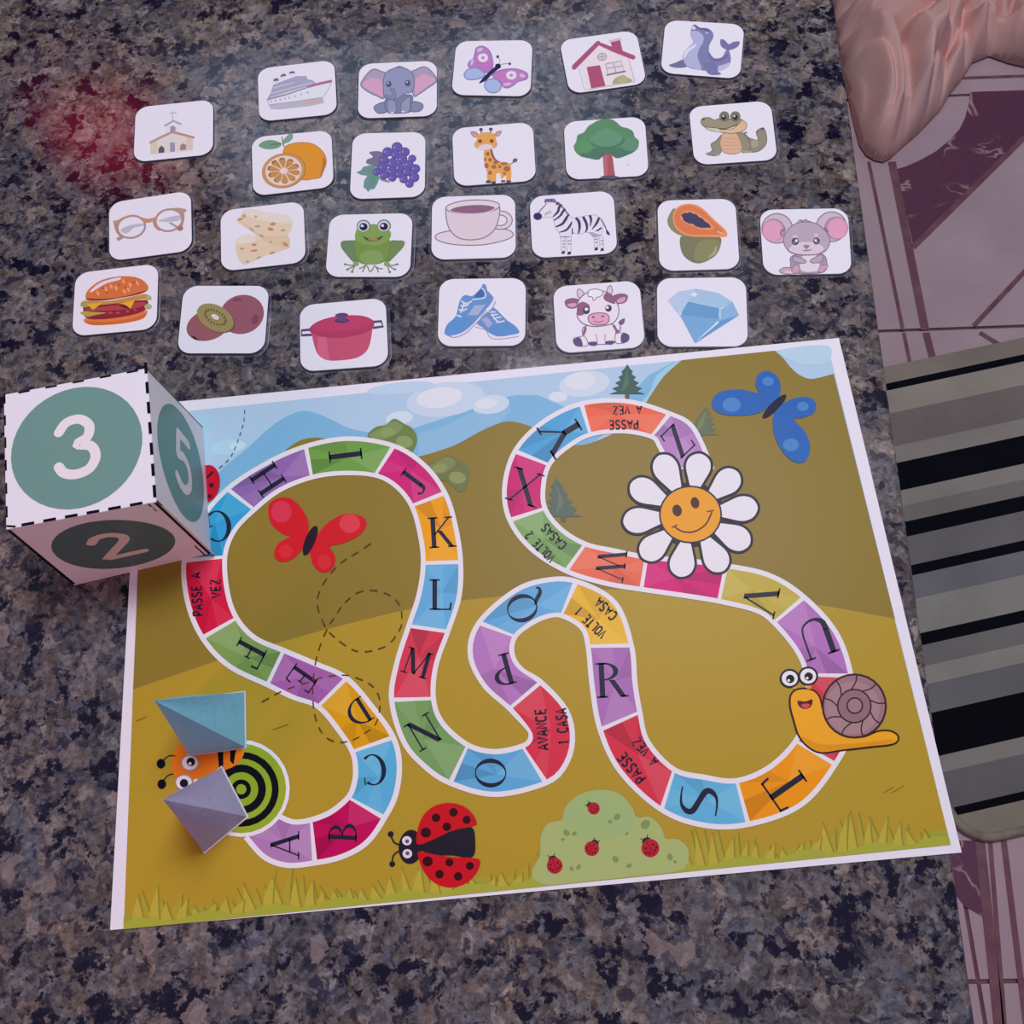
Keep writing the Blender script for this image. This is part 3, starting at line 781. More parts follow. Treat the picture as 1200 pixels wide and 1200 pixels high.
for i, s in enumerate(spaces):
    L_, R_ = strips[i]
    n = len(L_) - 1
    plen = sum(math.hypot(*(lerp(L_[k], R_[k], .5)[j] - lerp(L_[k + 1], R_[k + 1], .5)[j] for j in (0, 1))) for k in range(n))
    def at(u, t):                                       # along, across
        x = max(0, min(n - 1e-6, u * n)); k = int(x)
        return lerp(lerp(L_[k], L_[k + 1], x - k), lerp(R_[k], R_[k + 1], x - k), t)
    g0_ = (0 if i == 0 else 2.2 / plen); g1_ = 1 - 2.2 / plen
    level(10); a = art()
    us = [g0_ + (g1_ - g0_) * k / 14 for k in range(15)]
    outline_ = [at(u, 0) for u in us] + [at(u, 1) for u in us[::-1]]
    a.P(outline_, s[1])
    # printed facets
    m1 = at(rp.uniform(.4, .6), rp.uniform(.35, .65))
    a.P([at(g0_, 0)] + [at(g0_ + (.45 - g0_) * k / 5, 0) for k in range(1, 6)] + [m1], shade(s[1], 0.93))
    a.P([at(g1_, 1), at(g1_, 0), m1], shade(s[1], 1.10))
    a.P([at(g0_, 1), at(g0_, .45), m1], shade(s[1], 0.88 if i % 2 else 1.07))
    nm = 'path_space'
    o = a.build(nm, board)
    if s[0] in LET:
        c = LET[s[0]]; b = art(); b._add(place(glyph(s[0]), c[0], c[1], c[2], c[3]), '2a2a3e')
        lo = b.build('letter', o); lo['label'] = 'printed dark serif letter ' + s[0]
        o['label'] = 'printed path space with letter ' + s[0]
    elif i in WORDS:
        b = art(); q = []
        for w_ in WORDS[i]: q += words(*w_)
        b._add(q, '33283a'); lo = b.build('lettering', o); lo['label'] = 'printed words ' + s[0].lower()
        o['label'] = 'printed path space reading ' + s[0].lower()

# ---- ringed start creature (mostly under the paper markers)
level(20)
a = art()
a.E(283, 924, 57, 57, 'e2d9ee'); a.E(283, 924, 52.5, 52.5, '93a636')
for ro, ri in ((44, 36), (29, 20), (11.5, 6)):
    a._add(stroke(ellipse(283, 925, (ro + ri) / 2, (ro + ri) / 2), ro - ri, True), '1c1c22')
sh = a.build('printed_ring_shell', board)
a = art()
a.S([(204, 884), (212, 874), (235, 872), (258, 874), (282, 872), (286, 884), (275, 898), (250, 906), (225, 914), (207, 912), (202, 900)], 'e8792a')
a.PP([[(255, 876), (262, 875), (262, 899), (257, 901)], [(270, 874), (278, 873), (274, 896), (270, 892)]], '1e1a20')
a.EO(223, 894, 10, 9, 'e6dff0', 'b08890', 1.5); a.E(224, 893, 5, 5, '2a2438'); a.E(223, 895, 2, 2, 'e6dff0')
a.EO(216, 917, 10, 9, 'e6dff0', 'b08890', 1.5); a.E(216, 918, 5, 5, '2a2438')
a.LL([[(206, 886), (198, 886), (191, 892)], [(204, 907), (197, 909), (191, 916)]], 1.2, '3a2a22'); a.EE([(189, 895, 5, 5.5), (190, 919, 5, 5.5)], '1e1a24')
a.build('printed_caterpillar', board)

# ---- red butterfly, blue butterfly
level(20)
def C2(pts): return [(x / 4 + 200, y / 4 + 400) for x, y in pts]
a = art()
RB = 'cb2530'
a.S(C2([(640, 920), (648, 860), (625, 800), (575, 745), (520, 733), (470, 755), (458, 800), (475, 860), (530, 905), (560, 915), (510, 945), (487, 985), (495, 1022), (530, 1035), (580, 1015), (620, 970)]), RB)
a.S(C2([(655, 960), (690, 905), (740, 850), (810, 812), (880, 815), (918, 845), (905, 890), (860, 925), (800, 950), (748, 962), (770, 1005), (768, 1050), (740, 1080), (700, 1080), (668, 1045), (655, 1000)]), RB)
a.E(200 + 520 / 4, 400 + 800 / 4, 12, 13, 'd03a55', 0); a.E(200 + 840 / 4, 400 + 855 / 4, 12, 11, 'd84450'); a.E(200 + 540 / 4, 400 + 985 / 4, 8, 8, 'd2323e'); a.E(200 + 720 / 4, 400 + 1035 / 4, 8, 9, 'd2323e')
b_ = a.build('printed_butterfly', board); b_['label'] = 'printed red butterfly'
a = art(); a.E(200 + 655 / 4, 400 + 935 / 4, 18.5, 6, '2e2230', -68); a.build('butterfly_body', b_)
level(20)
def C4(pts): return [(x / 3 + 700, y / 3 + 380) for x, y in pts]
a = art()
BL_ = '2c62b8'
a.S(C4([(600, 290), (640, 250), (638, 195), (600, 165), (565, 178), (556, 215), (565, 243), (500, 230), (430, 240), (402, 275), (420, 310), (480, 322), (560, 315)]), BL_)
a.S(C4([(640, 290), (690, 262), (740, 258), (768, 280), (760, 312), (720, 330), (690, 335), (730, 380), (747, 430), (735, 478), (700, 487), (660, 460), (625, 400), (617, 330)]), BL_)
for x, y, r in ((600, 202, 20), (472, 284, 32), (722, 290, 20), (680, 425, 28)):
    a.E(x / 3 + 700, y / 3 + 380, r / 3, r / 3 * .8, '4a82cc')
b_ = a.build('printed_butterfly', board); b_['label'] = 'printed blue butterfly'
a = art(); a.E(622 / 3 + 700, 290 / 3 + 380, 19, 5, '1d2038', -45); a.build('butterfly_body', b_)

# ---- daisy
level(20)
fc = (327, 670)
a = art(); a.E(fc[0] / 3 + 700, fc[1] / 3 + 380, 40, 38, '2e2a3a')
daisy = a.build('printed_daisy', board)
for px_, py_ in ((245, 517), (352, 517), (448, 562), (502, 650), (480, 748), (412, 815), (300, 828), (203, 780), (152, 690), (172, 590)):
    dx, dy = px_ - fc[0], py_ - fc[1]; q = math.hypot(dx, dy); dx /= q; dy /= q
    w = 48; t0, t1 = 88, q + 66
    shape = []
    for tt, ww in ((t0, .30), (t0 + (t1 - t0) * .3, .72), (t0 + (t1 - t0) * .62, 1.0), (t0 + (t1 - t0) * .88, .74), (t1, 0)):
        shape.append((fc[0] + dx * tt - dy * w * ww, fc[1] + dy * tt + dx * w * ww))
    for tt, ww in ((t0 + (t1 - t0) * .88, .74), (t0 + (t1 - t0) * .62, 1.0), (t0 + (t1 - t0) * .3, .72), (t0, .30)):
        shape.append((fc[0] + dx * tt + dy * w * ww, fc[1] + dy * tt - dx * w * ww))
    a = art(); a.SO(C4(shape), 'e4dcf0', '2e2a3a', 3.0); a.build('petal', daisy)
a = art(); a.EO(fc[0] / 3 + 700, fc[1] / 3 + 380, 36, 33, 'e79a22', '2e2a3a', 2)
a.E(280 / 3 + 700, 656 / 3 + 380, 5.5, 7, '4a2e22', -12); a.E(343 / 3 + 700, 629 / 3 + 380, 5, 6.8, '4a2e22', -12)
a.L(C4([(272, 714), (300, 730), (340, 730), (380, 705), (402, 662)]), 1.8, '4a2e22'); a.LL([C4([(262, 716), (280, 706)]), C4([(385, 660), (410, 656)])], 1.5, '4a2e22')
a.build('flower_face', daisy)

# ---- snail
level(20)
def C8(pts): return [(x * .3 + 780, y * .3 + 680) for x, y in pts]
a = art()
a.SO(C8([(490, 445), (520, 425), (570, 428), (600, 455), (615, 510), (640, 570), (700, 610), (770, 612), (830, 590), (880, 590), (908, 612), (890, 640), (800, 652), (690, 665), (610, 675), (560, 655), (520, 610), (500, 550), (485, 490)]), 'e9a128', '3a2620', 2.2)
a.S(C8([(530, 610), (600, 640), (700, 640), (800, 632), (880, 622), (880, 636), (800, 648), (690, 661), (610, 670), (565, 652)]), 'd98e20')
a.S(C8([(515, 472), (545, 474), (572, 466), (568, 492), (545, 504), (522, 494)]), '5a2024'); a.S(C8([(528, 488), (548, 482), (564, 488), (546, 502)]), 'c8505a')
a.LL([C8([(505, 425), (500, 405)]), C8([(560, 425), (558, 405)])], 5, 'd9962a')
snail = a.build('printed_snail', board)
a = art()
for x, y in ((484, 384), (556, 375)):
    a.EO(x * .3 + 780, y * .3 + 680, 10.5, 10, 'e8e0f2', '2a2430', 2.4); a.E((x + 2) * .3 + 780, (y + 2) * .3 + 680, 5, 5, '241e2a'); a.E((x - 4) * .3 + 780, (y + 8) * .3 + 680, 1.6, 1.6, 'e8e0f2')
a.build('snail_eyes', snail)
a = art()
sx, sy = 736 * .3 + 780, 492 * .3 + 680
a.EO(sx, sy, 37, 37, '98727f', '40242e', 2.4); a.E(sx - 2, sy + 2, 32, 31, 'a37f8c')
arcs = []
for k in range(9):
    an = k * 2 * math.pi / 9 + .3
    arcs.append([(sx + 19 * math.cos(an), sy + 19 * math.sin(an)), (sx + 28 * math.cos(an + .28), sy + 28 * math.sin(an + .28)), (sx + 36 * math.cos(an + .3), sy + 36 * math.sin(an + .3))])
a.LL(arcs, 1.6, '40242e'); a.EO(sx, sy, 19.5, 19.5, '8f6a78', '40242e', 1.8); a.EO(sx + .5, sy - .5, 9, 9, '9d7684', '40242e', 1.8)
a.build('snail_shell', snail)

# ---- ladybirds and bush
level(20)
def CL(pts): return [(x / 4 + 420, y / 4 + 880) for x, y in pts]
a = art()
a.S(CL([(280, 450), (350, 400), (440, 370), (530, 358), (548, 420), (535, 497), (440, 490), (350, 485)]), '2b2734')
a.E(420 + 245 / 4, 880 + 450 / 4, 14, 20, '2a2632', 5)
a.LL([CL([(190, 440), (165, 425), (152, 392)]), CL([(190, 470), (165, 490), (158, 528)])], 1.8, '2a2632'); a.EE([(420 + 152 / 4, 880 + 390 / 4, 3.4, 3.4), (420 + 159 / 4, 880 + 530 / 4, 3.4, 3.4)], '2a2632')
a.EE([(420 + 228 / 4, 880 + 421 / 4, 5.6, 5.4), (420 + 230 / 4, 880 + 482 / 4, 5.6, 5.4)], 'd8d0e4'); a.EE([(420 + 229 / 4, 880 + 424 / 4, 2.3, 2.3), (420 + 231 / 4, 880 + 480 / 4, 2.3, 2.3)], '5a5468')
lady = a.build('printed_ladybird', board); lady['label'] = 'large printed ladybird with spread wings'
a = art(); a.S(CL([(278, 438), (276, 380), (300, 310), (350, 262), (420, 244), (490, 258), (535, 295), (555, 335), (540, 352), (440, 375), (340, 420)]), 'c4202c')
a.EE([(420 + x / 4, 880 + y / 4, r / 4, r / 4) for x, y, r in ((317, 383, 24), (364, 314, 20), (446, 288, 20), (508, 323, 19), (415, 356, 20))], '3a1620'); a.build('wing', lady)
a = art(); a.S(CL([(282, 472), (350, 484), (450, 498), (545, 503), (572, 520), (555, 570), (510, 618), (440, 640), (370, 625), (318, 580), (288, 520)]), 'c4202c')
a.EE([(420 + x / 4, 880 + y / 4, r / 4, r / 4) for x, y, r in ((325, 518, 24), (381, 578, 20), (427, 523, 19), (468, 588, 20), (523, 539, 19))], '3a1620'); a.build('wing', lady)
level(20)
def CB(pts): return [(x / 4 + 600, y / 4 + 880) for x, y in pts]
a = art()
a.S(CB([(110, 610), (95, 560), (130, 490), (135, 400), (170, 340), (235, 320), (270, 240), (340, 195), (430, 182), (510, 205), (560, 260), (585, 310), (650, 310), (700, 360), (720, 410), (780, 415), (825, 460), (820, 530), (770, 565), (600, 585), (350, 612), (180, 628)]), 'a5b078')
a.S(CB([(240, 330), (260, 250), (340, 198), (430, 186), (510, 208), (560, 270), (560, 370), (420, 410), (300, 400)]), '9db07c')
a.EE([(600 + x / 4, 880 + y / 4, r / 4, r / 5, rt) for x, y, r, rt in ((255, 384, 17, 50), (292, 388, 12, -40), (238, 415, 9, -30), (492, 310, 17, -50), (460, 332, 11, 45), (485, 508, 17, 55), (548, 538, 13, -30), (280, 552, 11, 50), (312, 545, 13, -50), (740, 497, 17, 60), (764, 520, 9, 20), (538, 388, 9, -30), (625, 345, 24, -45))], '80905e')
bush = a.build('printed_bush', board)
def mini(cx, cy, s, an):
    level(26); a = art(); c, q = math.cos(an), math.sin(an)
    R = lambda x, y: (cx + (x * c - y * q) * s, cy + (x * q + y * c) * s)
    a.E(*R(0, -7.5), 4.6 * s, 3.8 * s, '33302e', math.degrees(an))
    a.LL([[R(-2, -10), R(-4, -13)], [R(2, -10), R(4, -13)]], 1, '3a4030')
    a.E(cx, cy, 8.6 * s, 8.8 * s, 'b02a3c'); a.L([R(0, -8), R(0, 8)], .8, '6a1424')
    a.EE([(*R(x, y), 1.2 * s, 1.2 * s) for x, y in ((-4, -2), (4, -2), (-3, 4), (3, 4), (-5.5, 2), (5.5, 2))], '6a1424')
    a.build('ladybird', bush)
for x, y, s, an in ((383, 270, .82, -.9), (374, 458, 1.0, .5), (648, 456, 1.22, -.5), (200, 538, 1.08, -.3)):
    mini(600 + x / 4, 880 + y / 4, s, an)
level(20); a = art(); a.E(243, 567, 15, 22, 'c01f38', 8); a.L([(243, 560), (250, 553)], 2.5, '3a1420', False); a.EE([(248, 569, 3, 3), (246, 582, 2.5, 2.5)], '4a1424')
b_ = a.build('printed_ladybird', board); b_['label'] = 'printed ladybird half hidden by the dice'
# ---- dashed flight lines
level(20)
a = art()
a.dash([(435, 637), (420, 647), (405, 656), (394, 665), (384, 677), (376, 690), (372, 705), (375, 720), (386, 741), (410, 760), (426, 764), (443, 761), (457, 754), (469, 737), (471, 725), (469, 711), (460, 700), (447, 694), (432, 692), (417, 696),
        (402, 709), (394, 721), (386, 733), (378, 750), (371, 772), (367, 800), (367, 822), (369, 837), (373, 851), (382, 864), (396, 870), (412, 868), (427, 860), (440, 849), (445, 832), (444, 816), (436, 804), (424, 797), (409, 792), (392, 792), (375, 795), (361, 800), (342, 806), (327, 812), (314, 819), (298, 828)], 1.7, '5c4224', 8, 6.5)
a.build('printed_flight_line', board); a = art()
a.dash([(287, 481), (286, 494), (282, 508), (277, 522), (271, 535), (263, 544), (254, 551)], 1.2, '46688c', 4, 4)
a.build('printed_flight_line', board)
# ------------------------------------------------------------------ paper dice
DH = 0.0765
tl, tr, br, bl = [on_plane(*p, DH) for p in ((5, 463), (172, 432), (183, 588), (8, 620))]
fbl, fbr, bbr = [on_plane(*p, 0.0012) for p in ((86, 685), (247, 648), (237, 500))]
fbl.z = 0.0002
bbl = fbl + (bbr - fbr)
die_o = (fbl + fbr + bbr + bbl) / 4; die_o.z = 0.0
die = thing('paper_dice', 'large white folded paper dice showing 3, 2 and 5 on green discs', 'dice', die_o)
D = {k: p - die_o for k, p in dict(tl=tl, tr=tr, br=br, bl=bl, fbl=fbl, fbr=fbr, bbr=bbr, bbl=bbl).items()}
ctr = sum(D.values(), Vector()) / 8
def panel(name, a, b, c, d, bulge=0.0008):
    """one folded paper face, slightly bowed"""
    n = (b - a).cross(d - a).normalized()
    if n.dot((a + b + c + d) / 4 - ctr) < 0: n = -n
    G = 8; v = []; f = []
    for j in range(G + 1):
        for i in range(G + 1):
            s, t = i / G, j / G
            p = a * (1 - s) * (1 - t) + b * s * (1 - t) + c * s * t + d * (1 - s) * t
            v.append(p + n * bulge * 16 * s * (1 - s) * t * (1 - t))
    for j in range(G):
        for i in range(G): k = j * (G + 1) + i; f.append((k, k + 1, k + G + 2, k + G + 1))
    o = mesh_obj(name, v, f, PAPER, die)
    so = o.modifiers.new('paper', 'SOLIDIFY'); so.thickness = 0.0004; so.offset = 0
    def mp(x, y, z):
        p = a * (1 - x) * (1 - y) + b * x * (1 - y) + c * x * y + d * (1 - x) * y
        xx, yy = min(1, max(0, x)), min(1, max(0, y))
        return p + n * (bulge * 16 * xx * (1 - xx) * yy * (1 - yy) + 0.00026 + z)
    return o, mp, n
DIG = {'3': [(-.26, .82), (-.12, .97), (.1, .98), (.25, .82), (.2, .62), (.02, .53), (.24, .44), (.3, .24), (.18, .05), (-.05, 0), (-.24, .07), (-.32, .2)],
       '2': [(-.28, .78), (-.16, .95), (.06, 1.0), (.24, .86), (.22, .66), (.02, .4), (-.27, .03), (-.26, 0), (.0, .01), (.34, .02)],
       '5': [(.26, .98), (-.1, .98), (-.18, .96), (-.22, .6), (-.2, .54), (.02, .6), (.24, .48), (.27, .2), (.1, .02), (-.1, .0), (-.28, .1)]}
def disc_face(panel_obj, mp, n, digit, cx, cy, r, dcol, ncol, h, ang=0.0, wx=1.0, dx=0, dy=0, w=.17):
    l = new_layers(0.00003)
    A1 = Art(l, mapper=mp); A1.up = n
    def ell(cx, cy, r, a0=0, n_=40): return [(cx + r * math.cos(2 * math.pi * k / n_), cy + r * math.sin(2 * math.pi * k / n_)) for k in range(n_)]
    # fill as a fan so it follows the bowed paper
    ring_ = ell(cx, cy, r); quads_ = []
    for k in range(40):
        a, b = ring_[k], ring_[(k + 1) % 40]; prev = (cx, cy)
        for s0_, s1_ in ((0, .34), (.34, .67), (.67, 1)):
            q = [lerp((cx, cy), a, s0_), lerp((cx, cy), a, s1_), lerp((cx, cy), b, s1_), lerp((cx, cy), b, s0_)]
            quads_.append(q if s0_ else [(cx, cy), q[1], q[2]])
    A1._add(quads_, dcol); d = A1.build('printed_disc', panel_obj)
    A2 = Art(l, mapper=mp); A2.up = n; l.z += 0.00006
    c, s = math.cos(ang), math.sin(ang)
    T = lambda x, y: (cx + dx + (x * wx * c - (y - .5) * s) * h, cy + dy + (x * wx * s + (y - .5) * c) * h)
    pts_ = catmull(DIG[digit], False, 5)
    pl = [[T(*q) for q in p] for p in stroke(pts_, w)]
    for e in (DIG[digit][0], DIG[digit][-1]): pl.append([T(*q) for q in ellipse(e[0], e[1], w / 2, w / 2, 0, 12)])
    A2._add(pl, ncol, 1e-6); A2.build('printed_number', panel_obj)
def edge_marks(panel_obj, mp, n, segs, col='1b1a26'):
    l = new_layers(0.00002); A3 = Art(l, mapper=mp); A3.up = n; q = []
    for a, b, w in segs: q += stroke([a, b], w)
    A3._add(q, col); A3.build('cut_marks', panel_obj)
po, mp, nn = panel('dice_face', D['bl'], D['br'], D['tr'], D['tl']); po['label'] = 'top dice face with number 3'
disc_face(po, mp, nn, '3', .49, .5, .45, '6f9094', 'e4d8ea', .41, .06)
dash = [((.995, .03 + k * .155), (.995, .03 + k * .155 + .09), .022) for k in range(7)]
dash += [((.10 + k * .145, .008), (.10 + k * .145 + .085, .008), .02) for k in range(6)]
dash += [((-.0, .02), (.06, .005), .014)]
dash += [((.10 + k * .19, .995), (.10 + k * .19 + .08, .995), .014) for k in range(5)] + [((.004, .08 + k * .17), (.004, .08 + k * .17 + .08), .012) for k in range(6)]
edge_marks(po, mp, nn, dash)
po2, mp2, nn2 = panel('dice_face', D['fbl'], D['fbr'], D['br'], D['bl']); po2['label'] = 'front dice face with number 2'
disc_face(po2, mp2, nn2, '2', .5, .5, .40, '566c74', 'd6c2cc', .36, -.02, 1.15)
edge_marks(po2, mp2, nn2, [((.006, .99), (.008, .02), .022)]); edge_marks(po2, mp2, nn2, [((.992, 1.0), (.992, .0), .022), ((.945, 1.0), (.955, .0), .012)])
po3, mp3, nn3 = panel('dice_face', D['br'], D['fbr'], D['bbr'], D['tr'], 0.0012); po3['label'] = 'side dice face with number 5'
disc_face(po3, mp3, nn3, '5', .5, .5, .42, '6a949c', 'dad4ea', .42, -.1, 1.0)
edge_marks(po3, mp3, nn3, [((.0, .992), (1.0, .992), .01), ((.0, .008), (1.0, .008), .016)])
panel('dice_face', D['tl'], D['tr'], D['bbr'], D['bbl'])
panel('dice_face', D['bl'], D['tl'], D['bbl'], D['fbl'])
# glue flap tucked along the right lower fold
w0 = D['br'].lerp(D['fbr'], .06); w1 = D['fbr'] + Vector((.0006, -.0006, 0)); off = Vector((.0022, -.0010, .0006))
mesh_obj('glue_flap', [w0, w1, w1 + off, w0 + off], [(0, 1, 2, 3)], PAPER, die)

# ------------------------------------------------------------------ folded paper markers
def marker(label, px, apex_px, h, colr, edge_c):
    z0 = BT + 0.0003
    b = [on_plane(*p, z0) for p in px]                   # far right, near right, near left
    b.append(b[0] + b[2] - b[1])
    ap = on_plane(*apex_px, h)
    c = (b[0] + b[1] + b[2] + b[3]) / 4; c.z = BT
    t = thing('paper_marker', label, 'game piece', c, 'folded paper markers')
    b = [p - c for p in b]; ap = ap - c
    mat = noisy('marker_paper_' + colr, colr, shade(colr, 1.06), 60, 0.6, 0.15, 300)
    for i in range(4):
        p, q = b[i], b[(i + 1) % 4]
        v = []; f = []; G = 6
        n = (q - p).cross(ap - p).normalized()
        if n.dot((p + q) / 2 - Vector((0, 0, .02))) < 0: n = -n
        for j in range(G + 1):
            for k in range(G + 1):
                s, u = k / G, j / G
                base = p.lerp(q, s); w = base.lerp(ap, u)
                v.append(w + n * (0.0012 * math.sin(math.pi * s) * math.sin(math.pi * u) * (1 if i % 2 else -1)))
        for j in range(G):
            for k in range(G): a_ = j * (G + 1) + k; f.append((a_, a_ + 1, a_ + G + 2, a_ + G + 1))
        o = mesh_obj('marker_side', v, f, mat, t)
        so = o.modifiers.new('paper', 'SOLIDIFY'); so.thickness = 0.0005; so.offset = 1
    # the paper's pale raw edge round the foot
    PE = plain('paper_edge_' + edge_c, albedo(edge_c), 0.6)
    vv = []; ff = []
    for i in range(4):
        d = b[i].normalized() * 0.0008
        vv += [b[i] + Vector((d.x, d.y, 0)), b[i] + Vector((d.x, d.y, 0.0006)), b[i] - Vector((d.x, d.y, -0.0006)), b[i] - Vector((d.x, d.y, 0))]
    for i in range(4):
        j = (i + 1) % 4
        for k in range(4): ff.append((i * 4 + k, j * 4 + k, j * 4 + (k + 1) % 4, i * 4 + (k + 1) % 4))
    mesh_obj('paper_edge', vv, ff, PE, t)
    return t
marker('blue folded paper pyramid marker standing on the board', [(287, 811), (288, 876), (222, 885)], (181, 821), 0.074, '78bae6', 'c8b8cc')
marker('lilac folded paper pyramid marker standing on the board', [(260, 899), (290, 957), (240, 999)], (191, 937), 0.070, 'a89ed4', 'd8c8d8')

# ------------------------------------------------------------------ picture cards
CT = 0.0011
def rounded(c, r, n=8):
    """rounded outline through four plan corners"""
    out = []
    for i in range(4):
        p = c[i]; a = (c[i - 1] - p).normalized(); b = (c[(i + 1) % 4] - p).normalized()
        half = math.acos(max(-1, min(1, a.dot(b)))) / 2
        t = r / math.tan(half); o = p + (a + b).normalized() * (r / math.sin(half))
        s = p + a * t - o; e = p + b * t - o
        a0 = math.atan2(s.y, s.x); a1 = math.atan2(e.y, e.x); d = a1 - a0
        while d > math.pi: d -= 2 * math.pi
        while d < -math.pi: d += 2 * math.pi
        for k in range(n + 1): an = a0 + d * k / n; out.append(o + Vector((math.cos(an), math.sin(an))) * r)
    return out
def grow(pts, d, sh=(0, 0)):
    n = len(pts); ar = sum(pts[i].x * pts[(i + 1) % n].y - pts[(i + 1) % n].x * pts[i].y for i in range(n)); sg = 1 if ar > 0 else -1
    out = []
    for i in range(n):
        t = (pts[(i + 1) % n] - pts[i - 1]).normalized()
        out.append(pts[i] + Vector((t.y, -t.x)) * d * sg + Vector(sh))
    return out
rc = random.Random(5)
def card(what, ox, oy, size, corners, draw, desc):
    k = size / 1200.0
    c = [on_plane(p[0] * k + ox, p[1] * k + oy, CT).to_2d() for p in corners]
    o = sum(c, Vector((0, 0))) / 4; base = Vector((o.x, o.y, 0))
    t = thing('picture_card', desc, 'card', base, 'laminated picture cards')
    c = [p - o for p in c]
    face = rounded(c, 0.0088)
    sh = (rc.uniform(-.0003, .0001), -.00035)  # shifts the dark edge down: cut line plus painted shadow below the card
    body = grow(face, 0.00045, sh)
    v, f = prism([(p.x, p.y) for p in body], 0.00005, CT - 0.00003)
    mesh_obj('card_body', v, f, CUT_LINE_SHADE, t)
    v, f = prism([(p.x, p.y) for p in face], CT - 0.00025, CT)
    mesh_obj('card_face', v, f, PAPER, t)
    # clear pouch edge round the card
    fs = (rc.uniform(-.0007, .0007), rc.uniform(-.0006, .0004))
    a_, b_ = grow(body, 0.0001), grow(body, 0.0009, fs); e_ = grow(b_, 0.0002)
    n = len(a_); v = [(p.x, p.y, .0006) for p in a_] + [(p.x, p.y, .0004) for p in b_] + [(p.x, p.y, .00045) for p in b_] + [(p.x, p.y, .0002) for p in e_]
    mesh_obj('clear_film', v[:2 * n], [(i, (i + 1) % n, n + (i + 1) % n, n + i) for i in range(n)], FILM, t)
    mesh_obj('film_rim', v[2 * n:], [(i, (i + 1) % n, n + (i + 1) % n, n + i) for i in range(n)], RIM, t)
    a = Art(new_layers(CT + DZ), ox, oy, k, base=base)
    draw(a); a.build('printed_' + what, t)

def church(a):
    a.P([(285, 635), (560, 490), (830, 565), (830, 715), (290, 770)], 'd9ccd4'); a.P([(285, 640), (375, 600), (375, 766), (290, 770)], 'cec2b6'); a.P([(740, 560), (830, 570), (830, 712), (740, 722)], 'd4bfc0')
    a.P([(490, 410), (655, 385), (670, 510), (575, 480), (490, 510)], 'ddd4e4'); a.L([(465, 412), (580, 345), (682, 390)], 24, 'a69ab6', False)
    a.L([(275, 628), (420, 555), (565, 488)], 30, 'b0929c', False); a.L([(560, 488), (700, 520), (850, 562)], 30, 'c28490', False)
    a.P([(540, 482), (540, 425), (572, 402), (607, 425), (607, 480)], '9b91b0'); a.P([(538, 622), (600, 625), (600, 738), (538, 742)], '978fae')
    a.P([(390, 758), (390, 700), (428, 660), (465, 695), (465, 750)], '66556c'); a.P([(665, 722), (668, 660), (705, 632), (742, 655), (740, 715)], 'a27c92'); a.PP([[(280, 772), (835, 716), (835, 726), (280, 782)]], 'dcd6ea')
    a.LL([[(570, 220), (570, 330)], [(528, 252), (622, 240)]], 13, 'b6b4d2', False)
def ship(a):
    a.P([(270, 650), (950, 585), (960, 655), (800, 690), (310, 740), (280, 700)], 'b9b2cc'); a.P([(700, 650), (955, 590), (960, 660), (800, 680)], 'c8a8b0')
    a.P([(245, 625), (300, 520), (330, 430), (480, 370), (620, 320), (750, 315), (770, 360), (830, 370), (880, 410), (760, 450)], 'a3a0c4')
    a.P([(250, 625), (420, 575), (700, 490), (1080, 385), (1040, 480), (960, 595), (620, 640), (275, 685)], 'dad8f0'); a.LL([[(290, 545), (600, 460), (830, 400)], [(330, 470), (600, 400)], [(300, 590), (700, 470)]], 14, 'c2c2e0', False)
    a.L([(250, 622), (500, 555), (760, 465)], 16, '9a7fa6', False); a.L([(760, 462), (920, 415), (1080, 380)], [22, 34, 36], 'b06a92', False)
    a.EE([(x, y, 11, 12) for x, y in ((300, 645), (360, 632), (420, 622), (480, 607), (535, 595), (612, 577), (690, 552), (770, 530))], 'a09ab8')
    a.PP([[(330, 410), (345, 350), (385, 345), (405, 390)], [(415, 350), (440, 295), (480, 290), (500, 330)], [(525, 305), (548, 260), (590, 255), (612, 295)]], 'd8d2ea'); a.PP([[(328, 388), (342, 350), (388, 344), (405, 376)], [(415, 330), (438, 294), (482, 288), (498, 315)], [(524, 288), (546, 260), (594, 254), (612, 280)]], '6e6880')
    a.LL([[(250, 625), (275, 685), (310, 740)], [(1080, 390), (1040, 480), (962, 595), (966, 655)], [(275, 685), (620, 642), (955, 590)]], 8, 'a9a4c4', False)
    a.P([(290, 735), (960, 655), (1010, 655), (800, 700), (400, 745)], 'b5b2cf')
